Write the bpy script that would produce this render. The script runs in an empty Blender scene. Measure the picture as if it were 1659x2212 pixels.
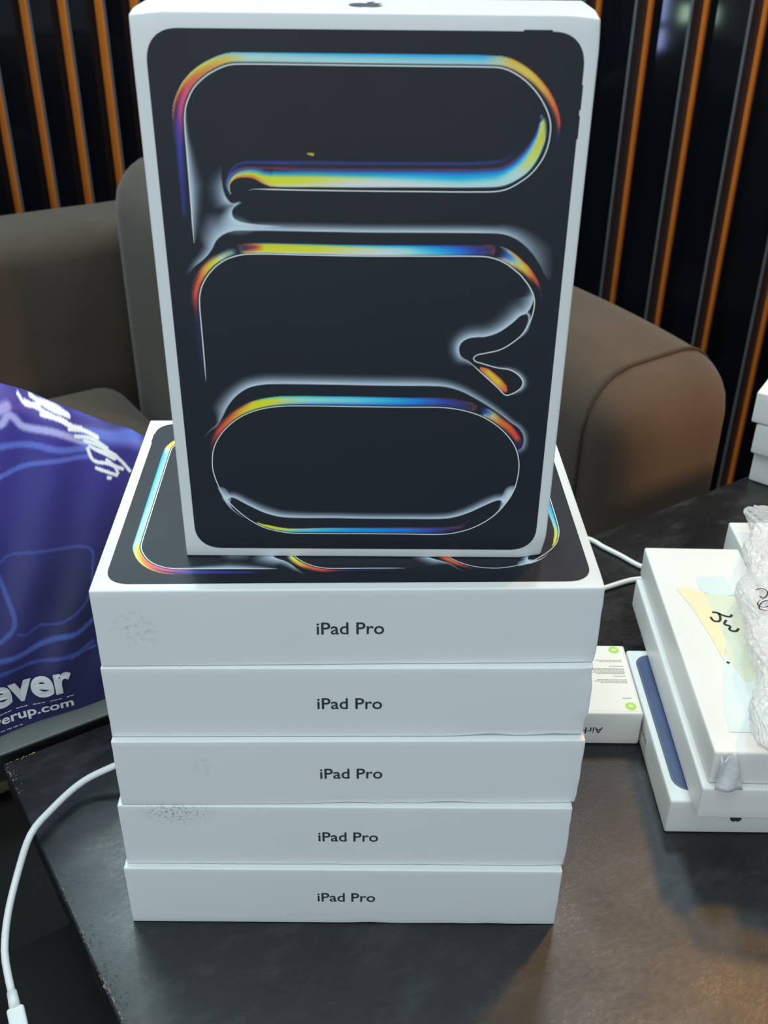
import bpy, bmesh, math, random
import numpy as np
from mathutils import Vector, Matrix

# ------------------------------------------------------------------ scene, camera, light
scene = bpy.context.scene
COL = scene.collection
scene.view_settings.view_transform = 'Standard'
scene.view_settings.look = 'None'
scene.view_settings.exposure = 0.0
scene.view_settings.gamma = 1.0
scene.view_settings.use_curve_mapping = False

PITCH, ROLL = 0.5581, 0.0110          # camera looks down on the table
cam_data = bpy.data.cameras.new('camera')
cam_data.sensor_fit = 'VERTICAL'
cam_data.sensor_height = 24.0
cam_data.lens = 24.0 * 2268.76 / 2212.0
cam_data.clip_start = 0.02
cam_data.dof.use_dof = True
cam_data.dof.focus_distance = 0.78
cam_data.dof.aperture_fstop = 9.0
camera = bpy.data.objects.new('camera', cam_data)
COL.objects.link(camera)
_r = Vector((1, 0, 0)); _f = Vector((0, math.cos(PITCH), -math.sin(PITCH))); _u = Vector((0, math.sin(PITCH), math.cos(PITCH)))
_r2 = _r * math.cos(ROLL) + _u * math.sin(ROLL); _u2 = _u * math.cos(ROLL) - _r * math.sin(ROLL)
_M = Matrix((_r2, _u2, -_f)).transposed().to_4x4()
_M.translation = Vector((0.0231, -0.5132, 0.6805))
camera.matrix_world = _M
scene.camera = camera

world = bpy.data.worlds.new('room_air'); scene.world = world
world.use_nodes = True
_bg = world.node_tree.nodes['Background']
_bg.inputs[0].default_value = (0.62, 0.72, 0.80, 1)
_bg.inputs[1].default_value = 0.50

CEIL = 1.95
def lamp(name, kind, loc, energy, color, size=0.5, size_y=None, target=None, **kw):
    d = bpy.data.lights.new(name, kind)
    d.energy = energy; d.color = color
    if kind == 'AREA':
        d.shape = 'RECTANGLE'; d.size = size; d.size_y = size_y or size
    else:
        d.shadow_soft_size = size
    for k, v in kw.items(): setattr(d, k, v)
    o = bpy.data.objects.new(name, d); COL.objects.link(o)
    o.location = loc
    if target is not None:
        o.rotation_euler = (Vector(target) - Vector(loc)).to_track_quat('-Z', 'Y').to_euler()
    return o
lamp('ceiling_panel_light', 'AREA', (-0.25, -0.12, CEIL - 0.03), 26, (0.84, 0.985, 1.0), 1.6, 1.2)
lamp('front_fill_light', 'AREA', (-0.5, -3.6, 0.70), 36, (0.86, 0.98, 1.0), 3.2, 1.9, target=(0, 0, 0.25))  # added soft fill behind the camera, evens out the box fronts
lamp('ceiling_wash_light', 'AREA', (-0.9, 1.75, CEIL - 0.03), 42, (0.68, 0.95, 0.98), 1.6, 1.0)
lamp('ceiling_spot_light', 'AREA', (-0.66, 1.66, CEIL - 0.06), 6, (0.92, 0.98, 1.0), 0.14, 0.14)
lamp('ceiling_spot_light', 'AREA', (0.46, 1.20, CEIL - 0.06), 9, (0.74, 0.88, 1.0), 0.26, 0.26)
lamp('pendant_light', 'SPOT', (0.76, 0.80, 1.40), 24, (1.0, 0.50, 0.10), 0.06, target=(0.42, 0.15, 0.1), spot_size=1.5, spot_blend=0.6)
lamp('arm_fill_light', 'SPOT', (1.75, 0.15, 0.75), 100, (1.0, 0.58, 0.26), 0.12, target=(0.52, 1.0, -0.12), spot_size=0.62, spot_blend=0.8)  # added warm spot, aimed to brighten the front of the armrest

# blue and green shop lights at the far left, mirrored in the dark glass of the right wall
for (z_, s_, e_) in ((0.20, 0.16, .5), (0.04, 0.10, .34)):
    lamp('blue_shop_light', 'AREA', (-1.43 + (0.18 - z_) * 0.07, 1.3475, z_), e_, (0.40, 0.52, 1.0), 0.035, s_, target=(0.63, 2.067, z_ + 0.2))
for (x_, y_) in ((-1.3762, 1.2685), (-1.3134, 1.1815)):
    lamp('green_shop_light', 'AREA', (x_, y_, 0.155), .22, (0.55, 0.85, 0.62), 0.04, 0.06, target=(0.68, 2.02, 0.38))

# ------------------------------------------------------------------ helpers
def srgb(r, g, b, gain=1.0):
    o = []
    for c in (r, g, b):
        c = c / 255.0
        c = c / 12.92 if c <= 0.04045 else ((c + 0.055) / 1.055) ** 2.4
        o.append(min(c * gain, 0.95))
    return tuple(o) + (1.0,)

def tag(o, label=None, cat=None, group=None, kind=None):
    if label: o['label'] = label
    if cat: o['category'] = cat
    if group: o['group'] = group
    if kind: o['kind'] = kind
    return o

def empty(name, loc=(0, 0, 0), rz=0.0, parent=None):
    o = bpy.data.objects.new(name, None); COL.objects.link(o)
    o.location = loc; o.rotation_euler = (0, 0, rz); o.empty_display_size = 0.02
    if parent: o.parent = parent
    return o

def obj(name, me, mat=None, parent=None, loc=(0, 0, 0), rot=(0, 0, 0), smooth=False):
    o = bpy.data.objects.new(name, me); COL.objects.link(o)
    o.location = loc; o.rotation_euler = rot
    if parent: o.parent = parent
    if mat is not None and len(me.materials) == 0: me.materials.append(mat)
    if smooth:
        for p in me.polygons: p.use_smooth = True
    return o

def mesh(name, verts, faces):
    me = bpy.data.meshes.new(name); me.from_pydata([tuple(v) for v in verts], [], faces); me.update()
    return me

def new_mat(name):
    m = bpy.data.materials.new(name); m.use_nodes = True
    return m, m.node_tree.nodes, m.node_tree.links, m.node_tree.nodes['Principled BSDF']

def mat(name, col, rough=0.5, spec=0.5, noise=0.0, scale=30.0, metal=0.0, bump=0.0, bscale=200.0, sheen=0.0):
    m, N, L, B = new_mat(name)
    B.inputs['Roughness'].default_value = rough
    B.inputs['Specular IOR Level'].default_value = spec
    B.inputs['Metallic'].default_value = metal
    if sheen: B.inputs['Sheen Weight'].default_value = sheen
    tc = N.new('ShaderNodeTexCoord')
    no = N.new('ShaderNodeTexNoise'); no.inputs['Scale'].default_value = scale; no.inputs['Detail'].default_value = 6
    L.new(tc.outputs['Object'], no.inputs['Vector'])
    mx = N.new('ShaderNodeMixRGB'); mx.blend_type = 'MIX'
    a = [max(c * (1 - noise), 0) for c in col[:3]]; b = [min(c * (1 + noise), 1) for c in col[:3]]
    mx.inputs[1].default_value = (*a, 1); mx.inputs[2].default_value = (*b, 1)
    L.new(no.outputs['Fac'], mx.inputs[0]); L.new(mx.outputs[0], B.inputs['Base Color'])
    if bump:
        n2 = N.new('ShaderNodeTexNoise'); n2.inputs['Scale'].default_value = bscale; n2.inputs['Detail'].default_value = 4
        L.new(tc.outputs['Object'], n2.inputs['Vector'])
        bp = N.new('ShaderNodeBump'); bp.inputs['Strength'].default_value = bump; bp.inputs['Distance'].default_value = 0.002
        L.new(n2.outputs['Fac'], bp.inputs['Height']); L.new(bp.outputs[0], B.inputs['Normal'])
    return m

def rounded_box(size, r, n=(6, 6, 6), fn=None, origin='base'):
    """box with rounded edges; origin base = centred on x,y and standing on z=0"""
    h = [s / 2 for s in size]
    def lines(k):
        R = min(r, h[k] * 0.98)
        a = [-h[k] + R * q for q in (0, 0.12, 0.3, 0.6, 1.0)]
        mid = np.linspace(-h[k] + R, h[k] - R, n[k] + 1)[1:-1]
        return a + list(mid) + [-q for q in reversed(a)]
    LN = [lines(k) for k in range(3)]
    verts, index, faces = [], {}, []
    def vid(p):
        key = tuple(round(c, 7) for c in p)
        if key in index: return index[key]
        q = [max(-h[k] + min(r, h[k] * 0.98), min(h[k] - min(r, h[k] * 0.98), p[k])) for k in range(3)]
        d = [p[k] - q[k] for k in range(3)]
        l = math.sqrt(sum(c * c for c in d)) or 1.0
        v = [q[k] + d[k] / l * r for k in range(3)] if l > 1e-9 else list(p)
        if origin == 'base': v[2] += h[2]
        index[key] = len(verts); verts.append(v)
        return index[key]
    for ax in range(3):
        u, w = (ax + 1) % 3, (ax + 2) % 3
        for s in (-1, 1):
            for i in range(len(LN[u]) - 1):
                for j in range(len(LN[w]) - 1):
                    f = []
                    for (a, b) in ((i, j), (i + 1, j), (i + 1, j + 1), (i, j + 1)):
                        p = [0, 0, 0]; p[ax] = s * h[ax]; p[u] = LN[u][a]; p[w] = LN[w][b]
                        f.append(vid(p))
                    if len(set(f)) < 3: continue
                    faces.append(f if s > 0 else f[::-1])
    if fn: verts = [fn(v) for v in verts]
    return verts, faces

def box_mesh(name, size, r, n=(6, 6, 6), fn=None, origin='base', smooth=True):
    v, f = rounded_box(size, r, n, fn, origin)
    me = mesh(name, v, f)
    if smooth:
        for p in me.polygons: p.use_smooth = True
    return me

def smooth_path(pts, step=0.02, closed=False):
    P = [np.array(p, float) for p in pts]
    out = []
    for i in range(len(P) - 1):
        p0 = P[i - 1] if i > 0 else 2 * P[0] - P[1]
        p3 = P[i + 2] if i + 2 < len(P) else 2 * P[-1] - P[-2]
        p1, p2 = P[i], P[i + 1]
        k = max(1, int(np.linalg.norm(p2 - p1) / step))
        # centripetal-like tangents limited to the segment length
        l = np.linalg.norm(p2 - p1)
        m1 = (p2 - p0); m2 = (p3 - p1)
        m1 = m1 / (np.linalg.norm(m1) + 1e-12) * l; m2 = m2 / (np.linalg.norm(m2) + 1e-12) * l
        for q in range(k):
            t = q / k
            out.append((2*t**3-3*t**2+1)*p1 + (t**3-2*t**2+t)*m1 + (-2*t**3+3*t**2)*p2 + (t**3-t**2)*m2)
    out.append(P[-1])
    return np.array(out)

def tube(name, pts, rad, sides=12, cap=True):
    """pts: Nx3; rad: float or list"""
    P = [Vector(p) for p in pts]
    rr = rad if hasattr(rad, '__len__') else [rad] * len(P)
    verts, faces = [], []
    up = Vector((0, 0, 1)); prev = None
    for i, p in enumerate(P):
        t = (P[min(i + 1, len(P) - 1)] - P[max(i - 1, 0)]).normalized()
        if prev is None:
            a = t.cross(up)
            if a.length < 1e-3: a = t.cross(Vector((1, 0, 0)))
        else:
            a = prev - t * prev.dot(t)
        a.normalize(); prev = a; b = t.cross(a)
        for k in range(sides):
            an = 2 * math.pi * k / sides
            verts.append(p + (a * math.cos(an) + b * math.sin(an)) * rr[i])
    for i in range(len(P) - 1):
        for k in range(sides):
            k2 = (k + 1) % sides
            faces.append([i*sides+k, i*sides+k2, (i+1)*sides+k2, (i+1)*sides+k])
    if cap:
        faces.append(list(range(sides))[::-1]); faces.append([(len(P)-1)*sides+k for k in range(sides)])
    me = mesh(name, verts, faces)
    for p in me.polygons: p.use_smooth = len(p.vertices) == 4
    return me

def text_verts(body, width=None, height=None, bold=0.0, resolution=4):
    """glyph outlines filled as polygons: verts (x,y) centred, faces"""
    c = bpy.data.curves.new('glyphs', 'FONT'); c.body = body; c.size = 1.0; c.resolution_u = resolution
    c.offset = bold; c.fill_mode = 'FRONT'
    t = bpy.data.objects.new('glyphs', c); COL.objects.link(t)
    bpy.context.view_layer.update()
    me = bpy.data.meshes.new_from_object(t.evaluated_get(bpy.context.evaluated_depsgraph_get()))
    v = np.array([(q.co.x, q.co.y) for q in me.vertices]); f = [list(p.vertices) for p in me.polygons]
    bpy.data.objects.remove(t); bpy.data.curves.remove(c); bpy.data.meshes.remove(me)
    lo, hi = v.min(0), v.max(0)
    sx = width / (hi[0] - lo[0]) if width else None
    sy = height / (hi[1] - lo[1]) if height else None
    sx = sx or sy; sy = sy or sx
    v = (v - [(lo[0] + hi[0]) / 2, (lo[1] + hi[1]) / 2]) * [sx, sy]
    return v, f

def lettering(name, body, m, parent, loc, rot, width, height, bold=0.0):
    v, f = text_verts(body, width, height, bold)
    return obj(name, mesh(name, [(x, y, 0) for x, y in v], f), m, parent, loc, rot)
# ------------------------------------------------------------------ printed artwork of the tablet lids (flat print, millimetres from the lid's corner)
ART = {}
ART['p1'] = [(22.3,203.5),(22.4,214.9),(22.6,230.8),(22.7,250.1),(22.9,264.9),(23.7,271.5),(25.5,276.5),(29.0,282.2),(34.6,287.2),(40.8,290.7),(46.9,292.9),(52.9,293.4),(82.5,293.4),(111.9,293.3),(145.3,293.2),(176.5,293.1),(182.5,292.5),(188.6,290.1),(195.0,285.9),(200.7,280.3),(205.1,273.9),(207.6,268.1),(208.3,263.0),(207.6,255.5),(205.2,248.7),(200.3,241.8),(194.4,237.1),(187.6,233.5),(179.8,232.3),(143.5,232.1),(111.9,232.1),(80.6,232.3),(57.0,232.6),(54.6,232.4),(53.4,231.7)]
ART['p2'] = [(43.8,230.2),(43.4,233.5),(44.6,236.0),(47.5,237.8),(51.8,238.3),(56.5,237.5),(61.0,235.1),(65.7,233.6),(88.5,233.6),(111.9,233.6),(147.4,233.9),(178.9,234.2),(186.7,235.1),(193.6,238.3),(199.4,242.9),(203.5,249.5),(206.2,257.8),(206.4,263.7),(205.5,268.5),(203.9,270.4)]
ART['p3'] = [(17.0,185.8),(22.0,191.0),(27.3,195.2),(31.3,199.8),(34.5,205.2),(38.8,208.6),(44.5,210.5),(51.8,210.7),(84.0,210.5),(111.9,210.2),(148.2,210.3),(182.9,210.3),(189.4,209.5),(196.1,206.7),(202.2,201.8),(207.7,195.2),(212.0,188.0)]
ART['p4'] = [(40.4,244.9),(39.7,240.3),(39.6,236.4),(40.2,231.0),(41.8,227.1),(44.3,225.0),(47.9,226.0)]
ART['p5'] = [(48.7,225.2),(45.5,223.5),(43.8,220.7),(44.4,217.5),(47.3,215.6),(52.0,214.5),(60.0,213.7),(72.0,213.3)]
ART['p6'] = [(22.2,122.4),(22.2,126.0),(22.3,138.4),(22.3,155.8),(22.4,170.1),(23.1,175.0),(25.1,180.8),(29.5,187.3),(35.3,192.6),(41.7,195.9),(51.0,197.8),(83.6,197.6),(111.9,197.3),(148.6,197.5),(177.2,197.6),(183.8,196.6),(190.6,193.7),(197.5,188.7),(199.2,187.2),(204.4,180.8),(207.3,175.0),(208.0,170.9),(207.7,165.9),(206.2,159.9),(202.8,153.1),(197.5,147.8),(190.6,143.4),(181.8,141.1),(177.8,140.1),(175.9,138.0),(176.8,136.4),(181.4,134.8),(189.7,132.4),(197.2,131.1),(202.4,128.0),(205.3,123.9),(204.8,120.3),(201.6,117.1),(196.8,114.9),(195.1,115.5),(191.5,119.3),(182.6,127.6),(174.8,134.9),(172.3,137.1)]
ART['g6'] = [(175.3,134.6),(172.3,136.9),(168.9,139.1),(167.5,142.8),(168.1,146.7),(171.6,149.8),(176.3,150.9),(182.0,151.3),(189.0,153.8),(195.9,159.0),(201.1,164.1),(203.8,165.2),(206.5,170.0),(207.3,175.9),(205.2,180.4)]
ART['g6i'] = [(203.8,165.2),(205.2,163.7),(205.2,159.9),(202.7,153.5),(197.5,148.0)]
ART['g6d'] = [(181.4,134.8),(189.7,132.4),(197.2,131.1),(202.4,128.0),(205.3,123.9),(204.8,120.3),(201.6,117.1),(196.8,114.9)]
ART['drop'] = [(180.4,132.0),(184.2,129.6),(188.5,125.6),(193.0,121.1),(195.9,117.7)]
ART['p7'] = [(18.3,85.4),(22.0,89.8),(26.5,93.6),(29.9,99.3),(33.3,105.9),(38.7,112.9),(46.5,118.5),(55.7,120.7),(64.0,121.1),(92.9,121.0),(111.9,120.7),(136.7,120.6),(153.3,120.6),(161.6,119.9),(170.0,117.3),(178.6,112.7),(187.3,107.2),(194.3,102.1),(200.6,97.0),(205.1,93.7),(208.0,89.4),(208.9,84.6),(207.9,80.2),(206.1,78.9)]
ART['p8'] = [(21.6,68.3),(22.7,76.2),(25.8,84.0),(31.4,91.8),(40.4,99.4),(50.7,104.2),(63.4,106.7),(75.9,107.2),(96.8,107.1),(111.9,106.9),(137.1,106.8),(158.8,106.8),(170.6,105.2),(181.8,101.6),(192.3,95.0),(200.6,86.4),(205.0,78.7),(207.2,69.8),(207.3,60.8),(205.2,49.5),(200.6,40.2),(194.0,31.7),(183.8,24.1),(173.2,19.8),(162.5,18.0),(139.0,18.0),(112.0,18.0),(95.7,17.9),(68.6,18.1),(59.7,19.4),(50.0,22.5),(41.3,28.3),(33.0,36.7),(27.3,45.0),(23.6,54.2),(21.7,63.3),(21.6,68.3)]
ART['p9'] = [(24.5,48.1),(27.0,40.8),(29.4,40.7),(29.4,42.9),(30.8,44.0),(33.8,43.5),(41.9,38.4),(51.4,33.2),(60.2,30.4),(69.0,29.6),(95.8,29.6),(112.0,29.3),(138.8,29.3),(161.1,29.5),(169.1,30.6),(178.7,34.2),(187.3,39.0),(195.0,43.0),(198.1,43.3),(199.8,41.4),(201.4,41.4),(204.4,48.0)]
ART['p9l'] = [(24.9,47.6),(27.9,40.3),(31.9,34.6),(37.8,29.4)]
ART['p9r'] = [(205.2,49.5),(200.6,40.2),(195.7,33.3),(190.7,28.5)]
ART['b3'] = [(46.5,25.4),(50.0,23.1),(59.7,19.8),(68.7,18.5),(95.7,18.4),(112.0,18.4),(139.0,18.4),(162.4,18.5),(174.1,20.8),(184.0,27.4)]
ART['echo_indigo'] = [(42.3,231.8),(42.1,235.7),(43.5,240.3),(47.1,244.4),(51.5,246.0),(57.8,246.2),(69.4,246.1),(84.0,246.1)]
ART['echo_red'] = [(43.3,231.0),(42.8,234.5),(44.4,238.4),(48.1,241.6),(52.5,243.1),(57.6,243.4),(69.3,243.3),(84.0,243.2)]
W_MM, L_MM = 228.7, 317.0

def hexc(s):
    a = int(s[6:8], 16) / 255.0 if len(s) > 6 else 1.0
    return [int(s[0:2], 16), int(s[2:4], 16), int(s[4:6], 16), a]

class Canvas:
    def __init__(s, u0, v0, u1, v1, step, base):
        s.nu = int((u1 - u0) / step) + 1; s.nv = int((v1 - v0) / step) + 1
        s.u = u0 + np.arange(s.nu) * step; s.v = v0 + np.arange(s.nv) * step
        s.U, s.V = np.meshgrid(s.u, s.v); s.step = step
        s.img = np.zeros((s.nv, s.nu, 3), np.float32); s.img[:] = base
    def field(s, path, reach):
        """nearest point on path: s along (0..1), signed distance (left of travel +)"""
        best = np.full((s.nv, s.nu), 1e9, np.float32); S = np.zeros_like(best); D = np.zeros_like(best)
        seg = np.diff(path, axis=0); ln = np.hypot(seg[:, 0], seg[:, 1]); cum = np.concatenate([[0], np.cumsum(ln)]); tot = cum[-1]
        for i in range(len(seg)):
            if ln[i] < 1e-6: continue
            a = path[i]; b = path[i + 1]
            i0 = max(int((min(a[0], b[0]) - reach - s.u[0]) / s.step), 0); i1 = min(int((max(a[0], b[0]) + reach - s.u[0]) / s.step) + 2, s.nu)
            j0 = max(int((min(a[1], b[1]) - reach - s.v[0]) / s.step), 0); j1 = min(int((max(a[1], b[1]) + reach - s.v[0]) / s.step) + 2, s.nv)
            if i1 <= i0 or j1 <= j0: continue
            X = s.U[j0:j1, i0:i1] - a[0]; Y = s.V[j0:j1, i0:i1] - a[1]
            tx, ty = seg[i] / ln[i]
            t = X * tx + Y * ty
            tc = np.clip(t, 0, ln[i])
            d2 = np.hypot(X - tc * tx, Y - tc * ty)
            side = np.where(tx * Y - ty * X >= 0, 1.0, -1.0)
            over = ((i == 0) & (t < -0.3)) | ((i == len(seg) - 1) & (t > ln[i] + 0.3))
            d2 = np.where(over, 1e8, d2)
            m = d2 < best[j0:j1, i0:i1]
            best[j0:j1, i0:i1][m] = d2[m]; S[j0:j1, i0:i1][m] = ((cum[i] + tc) / tot)[m]; D[j0:j1, i0:i1][m] = (d2 * side)[m]
        return S, D, best < 1e7
    def band(s, path, width, stops, rows, side=1):
        """width: [(s,w)]; stops: distances 0..1 of the width; rows: [(s,[hex,...])]"""
        P = smooth_path(path, 0.8)
        ws = np.array([w[0] for w in width]); wv = np.array([w[1] for w in width])
        S, D, ok = s.field(P, wv.max() + 1.0)
        w = np.interp(S, ws, wv)
        dn = D * side / np.maximum(w, 1e-3)
        m = ok & (dn > stops[0] - 0.001) & (dn < stops[-1] + 0.001)
        if not m.any(): return
        tab = np.array([[hexc(c) for c in r[1]] for r in rows], np.float32)      # rows x stops x 4
        rs = np.array([r[0] for r in rows]); st = np.array(stops)
        sv = S[m]; dv = dn[m]
        i = np.clip(np.searchsorted(rs, sv) - 1, 0, len(rs) - 2); fi = np.clip((sv - rs[i]) / (rs[i + 1] - rs[i]), 0, 1)[:, None]
        j = np.clip(np.searchsorted(st, dv) - 1, 0, len(st) - 2); fj = np.clip((dv - st[j]) / (st[j + 1] - st[j]), 0, 1)[:, None]
        c = (tab[i, j] * (1 - fi) + tab[i + 1, j] * fi) * (1 - fj) + (tab[i, j + 1] * (1 - fi) + tab[i + 1, j + 1] * fi) * fj
        a = c[:, 3:4]
        s.img[m] = s.img[m] * (1 - a) + c[:, :3] * a
    def glow(s, path, width, rows, side=1, col=(176, 190, 203), power=1.6):
        """soft light-grey print that fades away from the path"""
        P = smooth_path(path, 0.8)
        ws = np.array([w[0] for w in width]); wv = np.array([w[1] for w in width])
        S, D, ok = s.field(P, wv.max() + 1.0)
        w = np.interp(S, ws, wv); a0 = np.interp(S, [r[0] for r in rows], [r[1] for r in rows])
        dn = D * side / np.maximum(w, 1e-3)
        m = ok & (D * side > -s.step) & (dn < 1)
        cover = np.clip(D * side / s.step + 0.5, 0, 1)              # soft one-cell edge
        a = np.where(m, cover * a0 * (1 - np.clip(dn, 0, 1)) ** power, 0)[..., None]
        tgt = s.img * (1 - a) + np.array(col) * a
        s.img = np.maximum(s.img, tgt)

BG = (14, 19, 28)
def paint_lid():
    cv = Canvas(13, 12, 216, 303, 0.42, BG)
    # soft light-grey veils
    cv.glow(ART['p1'][:6], [(0, 1), (.15, 5), (.45, 9), (.8, 3), (1, 1)], [(0, .5), (.3, .95), (.7, .95), (1, .7)], side=-1)
    cv.glow(ART['p4'], [(0, 2), (.4, 10), (.72, 11), (.85, 4), (1, .8)], [(0, 0), (.35, .6), (.7, .95), (1, .9)], side=-1)
    cv.glow(ART['p5'], [(0, .6), (.12, 1.5), (.25, 9), (.3, 10), (.6, 4), (1, 1.5)], [(0, .95), (.5, 1), (.75, .9), (1, 0)], side=-1, power=1.0)
    cv.glow(ART['p3'], [(0, 2), (.09, 6), (.14, 15), (.17, 11), (.22, 5.2), (.82, 5.2), (.885, 8), (.95, 11), (1, 6)],
            [(0, .1), (.05, .8), (.12, .9), (.2, 1), (.78, 1), (.86, .85), (.93, .6), (1, .3)], power=1.05)
    cv.glow(ART['g6'], [(0, 2), (.1, 7), (.3, 10), (.5, 11), (.75, 13), (.9, 13), (1, 3)], [(0, .7), (.15, 1), (.8, 1), (.92, .9), (1, .3)], power=1.7)
    cv.glow(ART['g6i'], [(0, 1.5), (.5, 2.2), (1, .5)], [(0, 1), (.6, .9), (1, .2)], power=.6)
    cv.glow(ART['g6d'], [(0, .3), (.5, 4), (.75, 4.5), (1, 1)], [(0, .2), (.55, .9), (.8, .9), (1, .2)], power=1.9)
    cv.glow(ART['p7'], [(0, 1.2), (.06, 2), (.1, 9), (.17, 8), (.3, 7.5), (.62, 7.5), (.72, 5.5), (.9, 3.5), (1, 4)],
            [(0, .1), (.05, .7), (.1, .85), (.2, 1), (.66, 1), (.78, .85), (.9, .8), (1, .7)], power=1.25)
    cv.glow(ART['p9'][3:], [(0, 5), (.15, 6.5), (.3, 5), (.7, 5), (.88, 6), (1, 5)], [(0, 1), (.2, 1), (.5, .95), (.8, 1), (1, 1)], power=1.1)
    cv.glow(ART['p9l'], [(0, 5.0), (.3, 4.6), (.42, 2.4), (.6, .9), (1, .3)], [(0, .8), (.3, 1), (1, .6)], power=.35)
    cv.glow(ART['p9r'], [(0, 5.5), (.3, 5.0), (.42, 2.6), (.6, 1.0), (1, .3)], [(0, .9), (.3, 1), (1, .6)], side=-1, power=.35)
    # first loop: outer rainbow arc
    arc = ART['p1'][1:26]
    cv.band(arc, [(0, 6.0), (.2, 6.2), (.3, 5.4), (.87, 5.4), (1, 4.6)], [0.0, .16, .24, .45, .68, .88, .97, 1.0],
      [(0.000, ['2a2f7000', '2a2f7000', '2a2f7000', '2a2f7800', '2a2f8000', '2a2f7000', '2a2f7000', '2a2f7000']),
       (0.020, ['2a2f7000', '2a2f7000', '2a2f7000', '2a2f7840', '2a3080c0', '2a2f7040', '2a2f7000', '2a2f7000']),
       (0.130, ['2a2f7000', '2a2f7000', '2a2f7060', '2c3088ff', '2b2f80ff', '2a2f7060', '2a2f7000', '2a2f7000']),
       (0.172, ['2a2f7000', '54306080', '8c3068', '6a307a', '2d3080', '3a2038', '8c3a3080', 'a0602000']),
       (0.190, ['2a2f7000', '8c405080', 'a23a62', 'a8346c', '2a2450', '5a2440', 'c08a40', 'c0a06000']),
       (0.215, ['00000000', 'a8505080', 'b04860', 'b43c70', '7a2848', 'b8502c', 'c8b040', 'b0b08000']),
       (0.243, ['00000000', 'c06a4480', 'c85a48', 'c8503c', 'c86a34', 'c89a30', 'b8b860', '90a09000']),
       (0.272, ['00000000', 'c8844080', 'cc7438', 'c87e34', 'c89a34', 'c4ac40', 'a0b48c', '88a0a000']),
       (0.305, ['00000000', '70808080', 'b09848', 'c0a040', 'b8a044', '90aa90', '6ea6bc', '5a90b000']),
       (0.340, ['00000000', '80989880', '9ab0a8', '9ab4a8', '96b4ac', '70aac0', '3a96c8', '2080b000']),
       (0.500, ['00000000', '80989880', '9cb8b8', '8cb6c0', '70aac4', '3a98c8', '1a86c0', '1070a800']),
       (0.740, ['00000000', '80989880', '8cb2bc', '70aac4', '4aa0c8', '2a8cc4', '1478b8', '1070a800']),
       (0.765, ['00000000', 'a0906c80', '9cae9c', '9aae98', '9aa680', '80a090', '4a8098', '30608000']),
       (0.785, ['00000000', 'b0703080', 'b09850', 'b4a45c', 'b8a04c', 'c49434', 'c07a28', 'a0501800']),
       (0.815, ['00000000', '80400000', 'b47c38', 'b8aa44', 'bcac3c', 'c89a34', 'c86430', 'a0401800']),
       (0.850, ['00000000', '80300000', 'a0503040', 'c08a38', 'c49838', 'c87c34', 'c84c30', 'a0301800']),
       (0.880, ['00000000', '80300000', '80302000', 'b8502880', 'cc7034', 'c85034', 'c03c30', '90281800']),
       (0.910, ['00000000', '80300000', '80302000', '80302000', 'c0483080', 'c44034', 'b0343080', '80202000']),
       (0.925, ['00000000', '2a2f7000', '2a2f7000', '2a2f7000', '3c2c6c40', '4a307880', '2a2f7040', '2a2f7000']),
       (0.931, ['00000000', '2a2f7000', '2a2f7000', '2a2f7000', '2c308040', '2c308870', '2a2f7020', '2a2f7000']),
       (0.940, ['00000000', '2a2f7000', '2a2f7000', '2a2f7000', '2a2f7000', '2a2f7000', '2a2f7000', '2a2f7000']),
       (1.000, ['00000000', '2a2f7000', '2a2f7000', '2a2f7000', '2a2f7000', '2a2f7000', '2a2f7000', '2a2f7000'])])
    # first loop: broad lower ribbon with thin red and indigo echoes
    st = [0.0, .05, .22, .36, .45, .54, .63, .665, .70, .80, .87, .93, 1.0]
    Z0 = ['19202800'] * 13
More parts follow.
